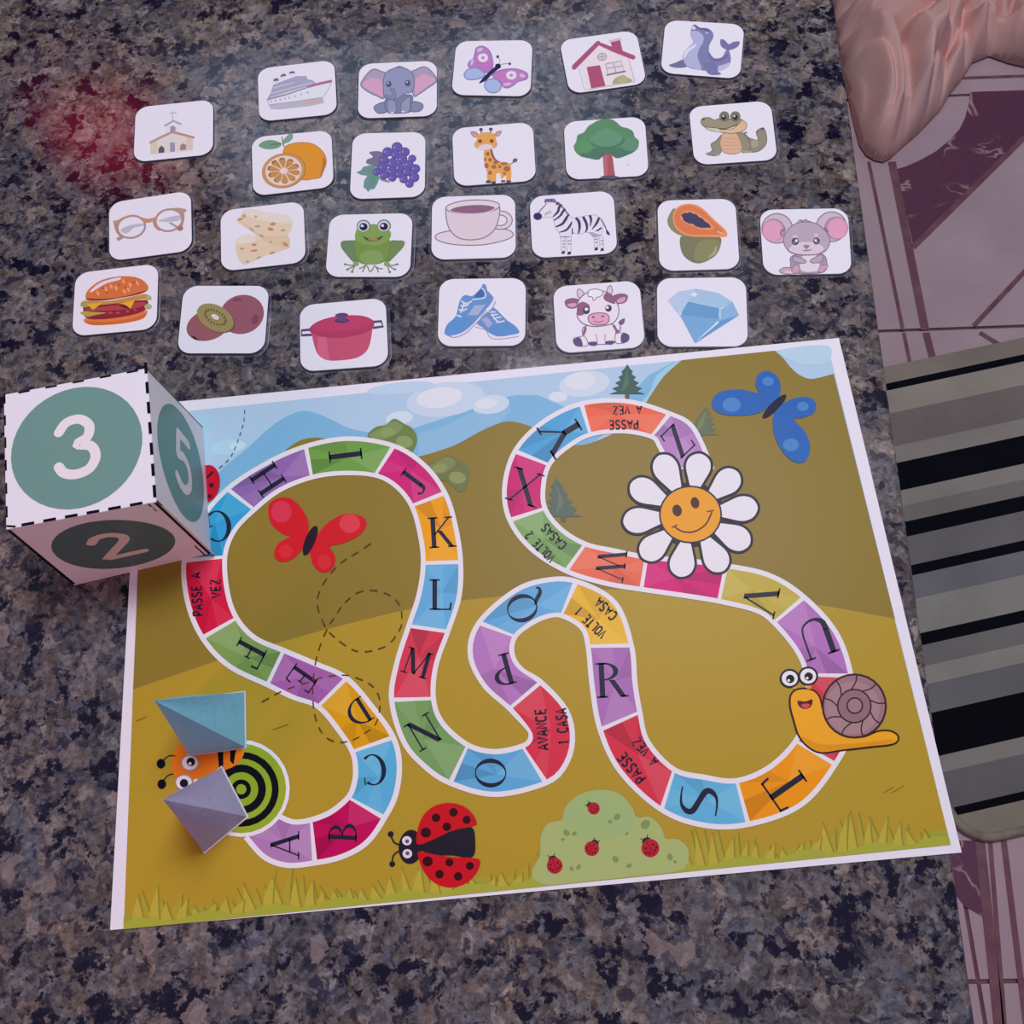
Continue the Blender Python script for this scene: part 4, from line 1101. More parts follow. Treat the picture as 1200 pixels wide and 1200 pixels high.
def elephant(a):
    G = '8486ae'; O = '6a6a92'
    for e, p in (([(420, 590), (320, 570), (230, 530), (120, 440), (160, 340), (240, 250), (300, 228), (380, 260), (430, 300)], [(400, 575), (310, 545), (230, 500), (135, 435), (190, 370), (270, 345), (350, 360), (395, 400)]),
                 ([(790, 560), (860, 550), (960, 480), (1085, 385), (1040, 280), (960, 210), (890, 205), (820, 240), (770, 280)], [(815, 550), (870, 520), (980, 440), (1075, 375), (1000, 320), (920, 295), (850, 330), (812, 380)])):
        a.SO(e, 'a898bc', O, 12); a.S(p, 'cf9cc4')
    for q in ([(290, 740), (310, 690), (430, 655), (450, 770), (350, 795)], [(760, 650), (880, 660), (915, 710), (870, 765), (760, 765)]): a.SO(q, G, O, 12)
    a.SO([(450, 600), (760, 560), (760, 700), (740, 780), (460, 780)], '7c7ea8', O, 10)
    for q in ([(460, 630), (550, 640), (570, 770), (500, 795), (465, 770)], [(640, 660), (740, 580), (755, 640), (730, 775), (640, 780)]): a.SO(q, '9294b8', O, 9)
    a.SO([(430, 290), (500, 235), (610, 205), (720, 235), (785, 300), (800, 420), (770, 520), (680, 540), (620, 590), (540, 620), (440, 605), (410, 540), (405, 400)], '9092bc', O, 10)
    a.SO([(440, 560), (500, 580), (525, 530), (490, 500), (520, 470), (560, 520), (560, 600), (480, 615)], G, O, 8)
    a.EE([(475, 422, 36, 40), (718, 410, 36, 40)], '54587e'); a.EE([(465, 408, 12, 12), (708, 396, 12, 12)], 'b8bce0'); a.L([(560, 215), (610, 198), (660, 212)], 14, O)
    a.EE([(520, 785, 22, 10), (660, 775, 26, 10)], 'd8d4ec')
def butterfly(a):
    a.SO([(530, 600), (600, 540), (600, 430), (560, 320), (480, 265), (400, 285), (375, 360), (360, 420), (300, 470), (300, 530), (400, 560)], 'b27fc6', '9470b4', 14)
    a.SO([(600, 640), (680, 580), (800, 555), (930, 560), (1040, 610), (1040, 680), (930, 715), (870, 760), (800, 795), (740, 780), (690, 700)], 'b67fc4', '9470b4', 14)
    a.S([(560, 590), (590, 470), (540, 380), (420, 390), (390, 500), (450, 560)], 'bd74c2'); a.S([(610, 650), (700, 590), (820, 580), (900, 640), (860, 720), (760, 750), (690, 700)], 'bf78c2')
    a.SO([(500, 650), (470, 580), (380, 540), (290, 560), (240, 620), (270, 680), (370, 690)], 'a4b2e4', '7f88be', 14); a.SO([(560, 690), (630, 680), (700, 730), (710, 800), (650, 855), (560, 850), (505, 790), (510, 720)], 'a4b2e4', '7f88be', 14)
    for x, y in ((480, 412), (842, 635)): a.E(x, y, 66, 56, 'e6d0ee'); a.E(x, y, 22, 20, 'b088bc')
    a.EE([(440, 310, 40, 22, -20), (340, 470, 18, 40, 20), (980, 640, 36, 22, 20), (790, 750, 55, 18, -10)], 'd2b4e2')
    a.S([(430, 740), (480, 670), (560, 590), (650, 520), (690, 540), (600, 620), (520, 700)], '2f2c5c'); a.E(672, 520, 38, 34, '2c2850')
    a.LL([[(690, 490), (698, 440), (668, 400)], [(705, 500), (760, 488), (820, 490)]], 7, '8a84b0'); a.EE([(668, 398, 18, 18), (822, 489, 18, 16)], '4a4270')
def house(a):
    W = 'e3d3e6'; R = 'a9567e'
    a.P([(330, 640), (590, 355), (960, 500), (1040, 820), (400, 930)], W); a.LL([[(330, 650), (405, 935)], [(960, 505), (1045, 825)], [(405, 935), (1045, 825)]], 10, 'b7a4c0', False)
    a.P([(330, 640), (370, 610), (450, 925), (405, 932)], 'ded6ee')
    a.P([(735, 320), (860, 295), (895, 450), (760, 400)], R); a.P([(710, 300), (860, 262), (880, 290), (730, 325)], 'cbb8d2')
    a.L([(270, 645), (575, 335), (780, 420), (1025, 515)], 58, R, False); a.EE([(270, 645, 29, 29), (1025, 515, 29, 29), (575, 335, 28, 28)], R); a.LL([[(250, 620), (565, 310), (600, 312)]], 8, '8c5878', False)
    a.P([(430, 640), (600, 615), (672, 880), (490, 912)], 'a9547a'); a.EO(628, 508, 56, 44, 'd3c4da', '9c88aa', 10, -10); a.LL([[(628, 465), (628, 550)], [(575, 512), (682, 500)]], 8, '9c88aa', False)
    a.P([(675, 600), (870, 565), (910, 690), (700, 735)], 'dccfe4'); a.LL([[(675, 600), (870, 565), (910, 690), (700, 735), (675, 600)], [(775, 583), (805, 712)], [(688, 660), (890, 625)]], 11, 'a48fae', False); a.L([(685, 742), (930, 692)], 20, '94708e', False)
    a.S([(765, 855), (780, 800), (840, 760), (910, 745), (960, 780), (1005, 800), (1000, 825), (880, 845)], 'a7a386'); a.S([(830, 830), (850, 780), (910, 760), (950, 800), (920, 835)], 'b4ae80')
def seal(a):
    B = '807eb4'
    a.S([(175, 722), (260, 690), (350, 655), (405, 700), (400, 745), (300, 760), (210, 748)], '75709c')
    a.S([(900, 540), (940, 530), (965, 640), (940, 730), (850, 790), (740, 790), (640, 700), (690, 590), (760, 635), (850, 620)], B); a.S([(770, 745), (860, 720), (950, 690), (920, 750), (840, 790), (780, 785)], 'bcb8de')
    a.S([(830, 400), (880, 400), (940, 455), (1000, 425), (1078, 425), (1050, 490), (960, 530), (900, 525), (840, 480)], '7a72a8')
    a.S([(470, 230), (510, 205), (570, 245), (660, 250), (730, 300), (740, 370), (690, 470), (690, 570), (720, 640), (800, 700), (790, 790), (700, 800), (520, 780), (400, 740), (350, 660), (360, 570), (430, 490), (480, 430), (450, 330)], B)
    a.S([(455, 300), (540, 290), (610, 350), (610, 430), (560, 520), (540, 620), (590, 780), (470, 760), (400, 730), (360, 650), (380, 560), (450, 480), (480, 420)], 'aeaedc'); a.S([(355, 640), (365, 570), (430, 500), (515, 455), (510, 490), (430, 550), (385, 620)], 'd8d2f0')
    a.S([(620, 700), (760, 690), (790, 790), (840, 835), (790, 850), (700, 845), (650, 800)], '7a76ac'); a.L([(690, 570), (720, 650), (830, 660), (930, 590)], 24, '706aa2'); a.L([(505, 210), (560, 250), (700, 285)], 16, '605a88'); a.E(490, 250, 25, 22, 'd4cfea'); a.L([(640, 315), (675, 310)], 12, 'd8d2ee', False)
def orange(a):
    a.SO([(500, 380), (570, 320), (720, 295), (880, 320), (1000, 420), (1040, 540), (1000, 660), (960, 740), (860, 760), (740, 770), (560, 700), (490, 520)], 'd98f38', 'c48448', 14)
    a.S([(1000, 480), (1040, 560), (1000, 680), (960, 740), (985, 600)], 'b87440')
    a.S([(175, 328), (250, 275), (360, 265), (470, 310), (420, 365), (320, 382), (230, 370)], '749684'); a.S([(480, 310), (510, 240), (570, 185), (610, 185), (610, 240), (560, 290)], '7d9a8c'); a.LL([[(500, 350), (485, 290), (475, 220)], [(470, 310), (330, 320)]], 14, '567464')
    a.E(498, 655, 285, 222, 'a8703c', -12); a.E(492, 655, 278, 214, 'c49068', -12); a.E(495, 655, 234, 188, 'e2cad0', -12); a.E(495, 655, 222, 178, 'dfc4c4', -12)
    seg = []
    for k in range(10):
        an = math.radians(36 * k + 12); c, s = math.cos(an), math.sin(an)
        q = [(52, 0), (110, -25), (165, -40), (200, -26), (208, 0), (200, 26), (165, 40), (110, 25)]
        seg.append([(495 + x * c - y * s, 655 + (x * s + y * c) * .80) for x, y in q])
    a.PP([catmull(p) for p in seg], '8f6440'); a.PP([catmull([(495 + (x - 495) * .92 + 6, 655 + (y - 655) * .92 + 5) for x, y in p]) for p in seg], 'c08a58'); a.E(492, 655, 40, 34, 'e6ccce')
def grapes(a):
    a.S([(335, 425), (400, 405), (500, 420), (540, 520), (520, 620), (460, 640), (400, 600), (300, 560), (310, 510), (380, 480)], '757292')
    a.P([(165, 675), (230, 650), (260, 605), (340, 585), (410, 600), (440, 680), (470, 740), (440, 820), (400, 890), (350, 895), (320, 930), (295, 890), (260, 870), (270, 780), (310, 720), (230, 710)], '6e9094'); a.S([(330, 600), (400, 610), (430, 700), (420, 800), (350, 880), (340, 760)], '668e8c'); a.S([(470, 740), (560, 770), (600, 805), (540, 800), (480, 775)], '8a84a8')
    gs = [(690, 355, 70), (570, 415, 66), (790, 415, 64), (885, 500, 52), (670, 450, 60), (520, 515, 64), (755, 508, 66), (630, 560, 70), (840, 575, 62), (925, 630, 62), (510, 610, 62), (720, 620, 66), (430, 670, 50), (620, 665, 60), (815, 670, 62), (525, 710, 58), (710, 700, 52), (910, 740, 66), (630, 745, 54), (775, 765, 54), (850, 820, 56)]
    for x, y, r in gs: a.E(x, y, r, r * .94, '57489a'); a.E(x - r * .06, y - r * .05, r * .86, r * .8, '6a5cae'); 
    a.EE([(x - r * .45, y + r * .05, r * .22, r * .16, -40) for x, y, r in gs], '9a90d0')
def giraffe(a):
    O = 'dfa25a'; S_ = 'a5685c'; K_ = '5c4a6a'
    a.L([(810, 690), (850, 670), (885, 640)], 12, '8a6a70'); a.E(890, 632, 34, 26, '6e6484', -30)
    a.S([(500, 480), (590, 480), (620, 590), (690, 645), (800, 660), (840, 720), (835, 890), (780, 895), (770, 830), (715, 870), (700, 800), (650, 810), (645, 905), (585, 910), (540, 890), (525, 760), (495, 650)], O)
    a.P([(540, 880), (530, 800), (570, 790), (580, 890)], 'd99a66'); a.S([(590, 490), (640, 610), (700, 650), (650, 650), (600, 590), (575, 510)], '8a5668')
    a.EE([(540, 550, 26, 26), (570, 625, 24, 26), (525, 700, 28, 34), (640, 660, 32, 20), (620, 715, 32, 26), (695, 712, 22, 20), (785, 740, 42, 36), (750, 675, 44, 18), (570, 790, 24, 28), (755, 800, 24, 16, 30), (508, 620, 14, 26)], S_)
    a.PP([[(520, 900), (530, 885), (580, 890), (578, 925), (515, 925)], [(590, 900), (640, 898), (645, 930), (585, 932)], [(715, 885), (765, 885), (765, 912), (708, 912)], [(780, 890), (838, 885), (835, 918), (775, 922)]], K_)
    for q, p in (([(320, 265), (380, 262), (420, 300), (390, 340), (340, 320)], [(345, 285), (395, 300), (385, 325), (355, 312)]), ([(720, 255), (660, 262), (630, 300), (655, 330), (700, 310)], [(705, 275), (660, 290), (660, 315), (695, 298)])): a.S(q, 'b58a92'); a.S(p, 'd49ea6')
    a.LL([[(460, 290), (455, 245)], [(575, 285), (580, 240)]], 16, '6e5a78', False); a.EE([(455, 238, 24, 20), (580, 234, 24, 20)], '5a4a6e')
    a.S([(410, 310), (470, 280), (560, 275), (630, 300), (650, 380), (665, 440), (610, 480), (520, 500), (420, 485), (370, 440), (395, 380)], 'dda05c'); a.S([(380, 400), (420, 430), (390, 470), (368, 440)], 'd8a478'); a.S([(655, 400), (610, 430), (620, 475), (664, 440)], 'd69a84')
    a.E(510, 465, 95, 38, 'dfc8dc', -5); a.EE([(442, 388, 26, 24), (592, 386, 26, 24)], '8a5040')
def tree(a):
    a.P([(560, 700), (580, 640), (660, 630), (690, 720), (705, 850), (720, 940), (770, 950), (575, 948), (570, 850)], 'a95a66'); a.P([(560, 690), (620, 640), (620, 940), (575, 945)], 'b46a7a')
    a.P([(510, 970), (560, 940), (700, 932), (770, 955), (700, 985)], '57566e')
    a.S([(190, 560), (220, 500), (240, 420), (320, 380), (370, 310), (430, 270), (500, 232), (600, 212), (690, 222), (750, 265), (800, 310), (880, 330), (945, 370), (970, 440), (1020, 490), (1010, 580), (950, 640), (860, 680), (740, 715), (640, 660), (560, 690), (500, 735), (380, 715), (280, 690), (210, 630)], '5f8a6c')
    a.S([(270, 680), (400, 600), (600, 580), (800, 580), (960, 620), (850, 685), (740, 712), (640, 655), (560, 690), (500, 730), (380, 712)], '52786c'); a.P([(480, 620), (560, 655), (560, 700), (500, 680)], '6a6a66'); a.P([(720, 610), (670, 660), (690, 690), (740, 640)], '6a6a66')
    a.S([(395, 480), (440, 430), (490, 380), (560, 350), (610, 335), (680, 370), (750, 390), (810, 430), (840, 490), (780, 550), (660, 590), (520, 585), (430, 540)], '4f7a60'); a.S([(390, 465), (440, 425), (490, 375), (560, 345), (610, 328), (680, 362), (750, 385), (805, 430), (815, 470), (760, 530), (650, 565), (520, 560), (430, 520)], '66927c')
    a.S([(200, 560), (250, 500), (350, 480), (420, 540), (430, 600), (360, 650), (260, 640)], '62906c'); a.S([(810, 570), (860, 470), (940, 450), (1005, 500), (1000, 580), (930, 620), (850, 610)], '648e78'); a.E(885, 795, 18, 14, 'cdc2dc')
def crocodile(a):
    G = '928a7e'; D_ = '6c6660'
    a.SO([(740, 560), (820, 620), (930, 640), (910, 540), (1000, 490), (1040, 600), (1030, 700), (950, 780), (840, 800), (740, 760)], G, D_, 10); a.EE([(885, 690, 50, 52)], 'a49c90'); a.PP([[(905, 545), (925, 520), (940, 540)], [(960, 510), (1010, 485), (990, 520)], [(750, 555), (775, 535), (800, 560)]], '55505e')
    a.SO([(470, 580), (400, 650), (330, 700), (345, 780), (270, 820), (300, 835), (390, 845), (450, 810), (470, 700)], G, D_, 10); a.EE([(310, 815, 40, 16, -10), (400, 830, 40, 16)], '8c8ea0')
    a.SO([(650, 550), (740, 560), (820, 650), (830, 740), (800, 790), (720, 800), (690, 680)], G, D_, 10); a.EE([(780, 795, 70, 16)], '9a9c9e')
    a.SO([(480, 570), (560, 550), (650, 560), (700, 650), (725, 760), (680, 810), (590, 825), (490, 800), (450, 720), (450, 650)], 'd6ab98', 'a5806e', 9); a.LL([[(470, y), (590, y + 8), (705, y)] for y in (620, 665, 710, 755)], 6, 'c08e82')
    a.SO([(250, 480), (400, 510), (600, 500), (680, 440), (720, 390), (780, 430), (780, 490), (720, 540), (600, 560), (480, 550), (330, 525)], 'd9b195', D_, 8); a.S([(260, 485), (430, 510), (440, 545), (330, 522)], 'cfc4b4')
    a.SO([(200, 410), (230, 365), (310, 360), (370, 390), (440, 370), (520, 370), (640, 390), (720, 380), (690, 430), (620, 470), (500, 500), (380, 490), (240, 470)], '9a9080', D_, 9)
    for x in (500, 640): a.EO(x, 345, 60, 62, '7c7a74', D_, 9); a.E(x - 8 if x < 600 else x, 355, 32, 36, '3a3840'); a.E(x - 12, 340, 13, 13, 'd4cfe0')
    a.E(235, 385, 20, 10, '5a5654', -20); a.L([(430, 500), (520, 500), (620, 465), (660, 435)], 7, '5a4c48')
def glasses(a):
    F = 'b08a80'
    a.S([(230, 600), (330, 540), (520, 510), (520, 540), (400, 570), (310, 640)], 'b9b2d0'); a.S([(710, 480), (860, 430), (990, 410), (990, 470), (860, 490)], 'bbb3d0'); a.LL([[(860, 500), (990, 580)]], 30, 'a89cb8', False)
    a.L(ellipse(370, 555, 178, 140, -12, 30), 26, 'a68b98', False, True); a.L(ellipse(850, 470, 172, 138, -12, 30), 26, 'a68b98', False, True)
    a.L([(140, 500), (200, 490), (280, 440), (380, 412)], [50, 44, 30, 22], 'b8907e'); a.L([(170, 520), (185, 600), (240, 680)], [44, 36, 28], 'b08878'); a.L([(480, 440), (560, 475), (620, 470), (700, 440)], [24, 52, 46, 34], 'bf8c74'); a.L([(660, 470), (680, 550), (740, 600)], [40, 34, 24], 'b5887e')
    a.L([(860, 330), (960, 330), (1070, 350)], [20, 36, 42], 'b78e84'); a.L([(1015, 350), (1030, 440), (1010, 540)], [50, 40, 34], 'b48c86'); a.E(992, 572, 42, 36, 'b07474'); a.L([(190, 720), (260, 680)], [46, 40], 'b08a86', False)
def cheese(a):
    a.S([(275, 365), (330, 300), (380, 230), (500, 225), (650, 260), (850, 285), (950, 310), (990, 400), (970, 490), (930, 560), (960, 700), (900, 735), (700, 790), (500, 720), (600, 600), (470, 500), (350, 430)], 'dcc4b8'); a.S([(380, 235), (500, 232), (650, 265), (850, 288), (950, 315), (975, 400), (700, 380), (450, 320)], 'decfd0')
    a.S([(290, 360), (420, 420), (560, 540), (700, 560), (930, 560), (950, 700), (880, 730), (760, 690), (600, 610), (450, 490)], 'd8bca8')
    a.S([(260, 650), (310, 580), (400, 550), (520, 570), (600, 620), (650, 680), (820, 700), (850, 750), (650, 810), (400, 925), (330, 900), (280, 800)], 'dcc3b4'); a.S([(265, 650), (320, 580), (410, 556), (520, 580), (500, 640), (350, 660)], 'e0d0d2')
    a.EE([(740, 410, 36, 22, -10), (710, 475, 42, 20, 15), (500, 675, 34, 16), (500, 750, 46, 14, -5), (900, 670, 44, 20, 30), (320, 350, 34, 14, -10), (730, 780, 40, 13, -20)], 'c08a72')
    a.EE([(520, 315, 18, 16), (545, 440, 40, 14), (595, 560, 34, 14, 35), (470, 480, 40, 12, 35), (870, 490, 32, 14), (715, 640, 15, 15), (345, 725, 30, 14), (415, 890, 22, 14), (560, 840, 34, 12, -20), (370, 310, 22, 24)], 'b59c8c')
def frog(a):
    G = '7f9c5a'; D_ = '647c58'
    a.SO([(420, 540), (330, 515), (245, 530), (245, 600), (310, 690), (390, 780), (450, 800)], '6a8668', D_, 9); a.SO([(860, 540), (950, 515), (1040, 525), (1030, 590), (950, 680), (860, 770), (800, 800)], '72885c', D_, 9)
    a.LL([[(430, 800), (380, 830), (280, 815)], [(430, 820), (380, 850), (315, 880)], [(430, 820), (400, 860), (375, 915)], [(820, 810), (880, 830), (960, 815)], [(820, 820), (870, 850), (930, 885)], [(820, 820), (840, 870), (860, 920)],
          [(560, 820), (520, 850), (465, 870)], [(560, 820), (530, 870), (510, 915)], [(570, 830), (590, 880), (610, 910), (640, 880), (660, 830)], [(670, 830), (700, 860), (770, 875)], [(670, 830), (700, 880), (715, 920)]], 15, '74806c')
    a.EE([(x, y, 20, 13) for x, y in ((290, 815), (318, 882), (378, 912), (955, 815), (925, 880), (858, 915))], '74806c')
    a.EE([(430, 810, 38, 30), (820, 810, 38, 30)], '86a068')
    a.SO([(420, 500), (560, 480), (720, 480), (850, 500), (860, 620), (830, 740), (740, 800), (620, 815), (490, 800), (420, 720), (410, 600)], '76904e', D_, 7); a.E(625, 725, 150, 90, '859c62')
    a.S([(420, 420), (450, 360), (560, 330), (620, 305), (700, 310), (780, 360), (860, 390), (875, 440), (850, 500), (780, 550), (660, 575), (540, 560), (440, 520), (415, 470)], G)
    for x, y in ((525, 328), (785, 325)): a.E(x, y, 90, 76, '7c8a84'); a.E(x, y - 8, 86, 74, '6a7890'); a.E(x - 2, y + 2, 74, 68, 'ccc8d8'); a.E(x - 2, y + 8, 52, 48, '2c2a4a'); a.E(x - 18, y - 4, 20, 18, 'd8d4ea')
    a.S([(515, 460), (600, 485), (690, 482), (775, 452), (730, 500), (650, 520), (570, 510)], '47563c'); a.E(645, 497, 64, 16, 'b07a6a')
def cup(a):
    O = '8a6f8c'; C_ = 'd8c6dc'
    a.SO([(108, 685), (180, 630), (400, 590), (600, 585), (900, 575), (1040, 595), (1105, 640), (1080, 690), (950, 740), (750, 780), (560, 790), (350, 780), (170, 740)], 'dacbe0', O, 13)
    c = ellipse(945, 470, 150, 118, 0); a._add([c], 'd9c8de'); a._add(stroke(c, 13, True), O); c = ellipse(940, 472, 88, 68, 0); a._add([c], 'e2d4ea'); a._add(stroke(c, 13, True), O)
    a.P(catmull([(245, 330), (250, 440), (290, 580), (380, 680), (500, 720), (640, 718), (760, 680), (870, 580), (925, 430), (935, 300), (700, 380), (560, 392), (380, 380)]), C_)
    a.L([(245, 320), (250, 440), (290, 580), (380, 680), (500, 718), (640, 716), (760, 680), (870, 585), (925, 430), (935, 300)], 13, O)
    a.EO(590, 300, 345, 88, 'dccde2', O, 13, -3); a.E(588, 332, 285, 55, '8c6485', -3); a.L([(270, 325), (340, 370), (560, 390), (760, 372), (900, 310)], 12, 'd8c6dc')
def zebra(a):
    K_ = '4a4270'; W = 'e0d8f0'
    a.SO([(170, 430), (260, 330), (310, 295), (390, 300), (470, 330), (560, 440), (620, 490), (800, 465), (900, 460), (980, 510), (1000, 600), (980, 700), (1000, 760), (1005, 880), (965, 885), (950, 740), (930, 740), (930, 880), (890, 880), (880, 740), (810, 680), (700, 700), (600, 710), (590, 930), (545, 935), (530, 740), (515, 750), (510, 930), (470, 925), (450, 720), (390, 610), (350, 490), (220, 490)], W, 'a9a0c4', 7)
    a.E(165, 475, 55, 48, '3c3660'); a.L([(180, 425), (250, 345), (275, 310)], 9, K_)
    a.P([(250, 300), (255, 255), (300, 250), (380, 248), (400, 280), (440, 300), (480, 345), (540, 420), (580, 465), (560, 470), (470, 360), (380, 300), (300, 290)], '7c7096'); a.LL([[(265, 305), (270, 255)], [(300, 290), (300, 252)], [(340, 290), (340, 250)]], 14, '57507c', False)
    lines = [([(360, 480), (420, 420), (440, 360), (470, 320)], [14, 30, 34, 24]), ([(370, 530), (450, 470), (490, 410), (520, 380)], [14, 26, 32, 24]), ([(395, 610), (480, 570), (530, 500), (560, 450)], [18, 32, 36, 20]), ([(440, 680), (530, 650), (580, 590), (605, 540)], [10, 26, 28, 10]),
             ([(650, 495), (690, 540), (700, 620), (685, 695)], [30, 38, 32, 18]), ([(745, 480), (785, 560), (795, 630), (775, 680)], [34, 36, 28, 14]), ([(830, 460), (848, 520), (835, 600)], [34, 30, 10]), ([(950, 490), (920, 560), (860, 640)], [30, 32, 10]), ([(980, 620), (940, 650), (905, 665)], [22, 20, 8]), ([(605, 620), (610, 700)], [10, 20]), ([(400, 330), (440, 300)], [16, 22])]
    for p, w in lines: a.L(p, w, K_)
    a.LL([[(455, 740), (580, 738)], [(480, 790), (510, 788)], [(545, 790), (585, 788)], [(480, 830), (512, 828)], [(550, 830), (588, 828)], [(485, 870), (512, 868)], [(890, 770), (930, 768)], [(895, 810), (930, 808)], [(970, 790), (1005, 788)], [(975, 830), (1005, 828)], [(880, 700), (975, 720)], [(820, 680), (880, 740)], [(255, 460), (285, 430)], [(290, 450), (300, 410)], [(330, 440), (320, 400)]], 10, '8078a0', False)
    a.P([(810, 680), (880, 680), (930, 740), (880, 745)], 'a8a0c4'); a.L([(970, 510), (1010, 570), (1050, 660)], 14, '6a628a'); a.S([(1040, 655), (1070, 670), (1088, 715), (1050, 700)], '3c3660')
    a.PP([[(465, 958), (480, 920), (510, 918), (512, 950)], [(540, 968), (555, 930), (590, 925), (590, 960)], [(890, 915), (900, 875), (930, 870), (935, 905)], [(965, 922), (980, 885), (1005, 880), (1012, 912)]], '37304e')
def papaya(a):
    a.S([(380, 650), (450, 610), (700, 600), (890, 630), (900, 740), (840, 860), (720, 940), (600, 968), (480, 920), (400, 820)], '7a7a62'); a.S([(560, 900), (600, 720), (720, 660), (880, 680), (890, 760), (830, 860), (720, 930), (620, 940)], '8a8668'); a.L([(840, 750), (820, 830), (740, 890)], [20, 36, 12], 'a8a488')
    a.S([(240, 350), (320, 270), (400, 560), (520, 620), (400, 615), (280, 550), (220, 450)], '8c8770')
    a.S([(290, 340), (360, 240), (480, 205), (600, 225), (700, 290), (800, 390), (900, 480), (970, 550), (980, 620), (900, 632), (700, 630), (520, 622), (400, 580), (310, 490)], 'e4926a'); a.S([(310, 350), (370, 260), (480, 225), (590, 245), (690, 310), (790, 410), (900, 510), (940, 580), (880, 600), (700, 600), (520, 598), (410, 555), (325, 470)], 'd97a58'); a.S([(390, 350), (440, 300), (540, 300), (640, 350), (740, 430), (820, 510), (760, 540), (640, 530), (500, 470), (400, 420)], 'e39070')
    a.P([(395, 350), (430, 320), (470, 325), (510, 308), (540, 330), (590, 340), (620, 375), (670, 395), (700, 430), (750, 460), (780, 510), (700, 512), (650, 515), (610, 500), (580, 495), (545, 462), (500, 460), (460, 440), (430, 425), (415, 385)], '4b4468'); a.L([(860, 560), (930, 590)], 20, 'eab08c', False)
def mouse(a):
    M = 'b7a2c0'; O = '86708c'; P_ = 'dc9cc0'
    for cx, cy in ((245, 390), (905, 370)): a.EO(cx, cy, 185, 180, 'c9b4ce', O, 13)
    a.E(205, 410, 140, 140, 'b48aa8'); a.E(195, 420, 122, 126, P_); a.E(960, 385, 148, 142, 'b48aa8'); a.E(975, 390, 120, 122, P_); a.LL([[(310, 400), (290, 440), (300, 480)], [(340, 380), (320, 430)], [(830, 380), (850, 420), (870, 430)], [(790, 390), (830, 400)]], 22, '957094')
    a.SO([(440, 720), (780, 700), (850, 820), (820, 910), (700, 935), (500, 935), (420, 900), (410, 820)], 'ab94b2', O, 11); a.S([(560, 720), (720, 720), (760, 850), (720, 910), (560, 910), (520, 840)], 'decfe2')
    a.SO([(270, 905), (330, 865), (410, 870), (470, 920), (460, 940), (330, 940)], 'c3a2bc', O, 9); a.S([(330, 925), (380, 900), (450, 930), (420, 942)], 'dcbcd0')
    for q in ([(430, 870), (480, 830), (520, 880), (490, 935), (430, 920)], [(760, 860), (820, 830), (860, 850), (800, 920), (750, 915)]): a.SO(q, 'c79cbc', O, 8)
    for q in ([(440, 730), (540, 750), (595, 790), (560, 815), (450, 790)], [(790, 710), (690, 750), (645, 785), (680, 810), (790, 790)]): a.SO(q, M, O, 10)
    a.SO([(320, 540), (360, 430), (440, 350), (540, 315), (680, 320), (790, 380), (870, 480), (880, 580), (820, 670), (720, 705), (600, 715), (480, 705), (380, 660)], M, O, 11); a.S([(390, 640), (480, 570), (600, 555), (720, 570), (810, 630), (740, 695), (600, 705), (460, 690)], 'd6c4dc')
    a.LL([[(490, 330), (520, 290), (550, 300)], [(530, 310), (600, 285), (600, 310)], [(590, 310), (640, 305), (650, 325)]], 13, O)
    a.EE([(465, 550, 44, 44), (722, 545, 40, 42)], '5c4a66'); a.EE([(478, 540, 18, 18), (712, 536, 16, 16)], 'e6dcf0'); a.EE([(460, 562, 22, 14), (728, 560, 20, 14)], '8a7894'); a.EE([(462, 490, 30, 16), (718, 470, 30, 16)], 'd2c0d8')
    a.S([(560, 600), (600, 590), (638, 600), (600, 640)], '9a7c98'); a.L([(555, 655), (600, 662), (660, 648)], 10, '7c6484'); a.L([(600, 635), (602, 660)], 9, '7c6484', False)
def burger(a):
    a.S([(205, 770), (330, 745), (600, 745), (850, 700), (970, 660), (965, 720), (900, 770), (700, 815), (450, 838), (280, 832)], 'd97a4a'); a.S([(230, 790), (500, 800), (800, 755), (960, 700), (900, 770), (700, 812), (450, 836), (280, 830)], 'c9683c')
    a.P(catmull([(205, 620), (300, 590), (600, 560), (850, 540), (980, 540), (970, 640), (850, 700), (600, 750), (350, 770), (230, 745), (210, 690)]), '8c2f40'); a.S([(230, 640), (500, 610), (900, 560), (960, 590), (800, 640), (500, 660), (280, 660)], 'a84a50'); a.EE([(530, 690, 30, 12), (620, 690, 24, 16), (740, 670, 20, 14), (830, 655, 20, 10)], 'b0505a')
    a.S([(165, 690), (230, 670), (350, 680), (480, 690), (350, 715), (250, 735)], 'a8a050'); a.S([(180, 560), (240, 540), (330, 560), (250, 620), (175, 610)], 'a09a5c'); a.EE([(975, 500, 60, 34, 20), (990, 615, 45, 34)], 'a9ab86'); a.S([(230, 545), (500, 545), (800, 490), (960, 460), (940, 520), (700, 560), (450, 590), (260, 590)], 'c08a50')
    a.P([(240, 580), (440, 565), (320, 655)], 'd9a640'); a.P([(620, 580), (830, 535), (775, 640)], 'e2a83a'); a.S([(620, 585), (700, 590), (770, 640), (700, 630)], '70283a')
    a.S([(230, 500), (250, 430), (330, 350), (450, 285), (620, 250), (780, 248), (900, 280), (980, 350), (980, 420), (850, 470), (650, 505), (450, 525), (280, 525)], 'cf7148'); a.S([(240, 515), (450, 520), (700, 490), (960, 420), (880, 465), (650, 510), (450, 540), (280, 540)], '8f3a34'); a.S([(290, 420), (400, 330), (540, 280), (650, 262), (640, 290), (480, 335), (350, 410), (300, 440)], 'd8d2ec')
    a.EE([(x, y, 15, 32, -25) for x, y in ((380, 450), (480, 400), (540, 370), (600, 390), (690, 310), (770, 350), (860, 330), (700, 430), (750, 410))], 'e79a78'); a.EE([(x, y, 14, 10) for x, y in ((490, 445), (640, 350), (440, 390), (820, 320), (720, 380))], 'a84c34')
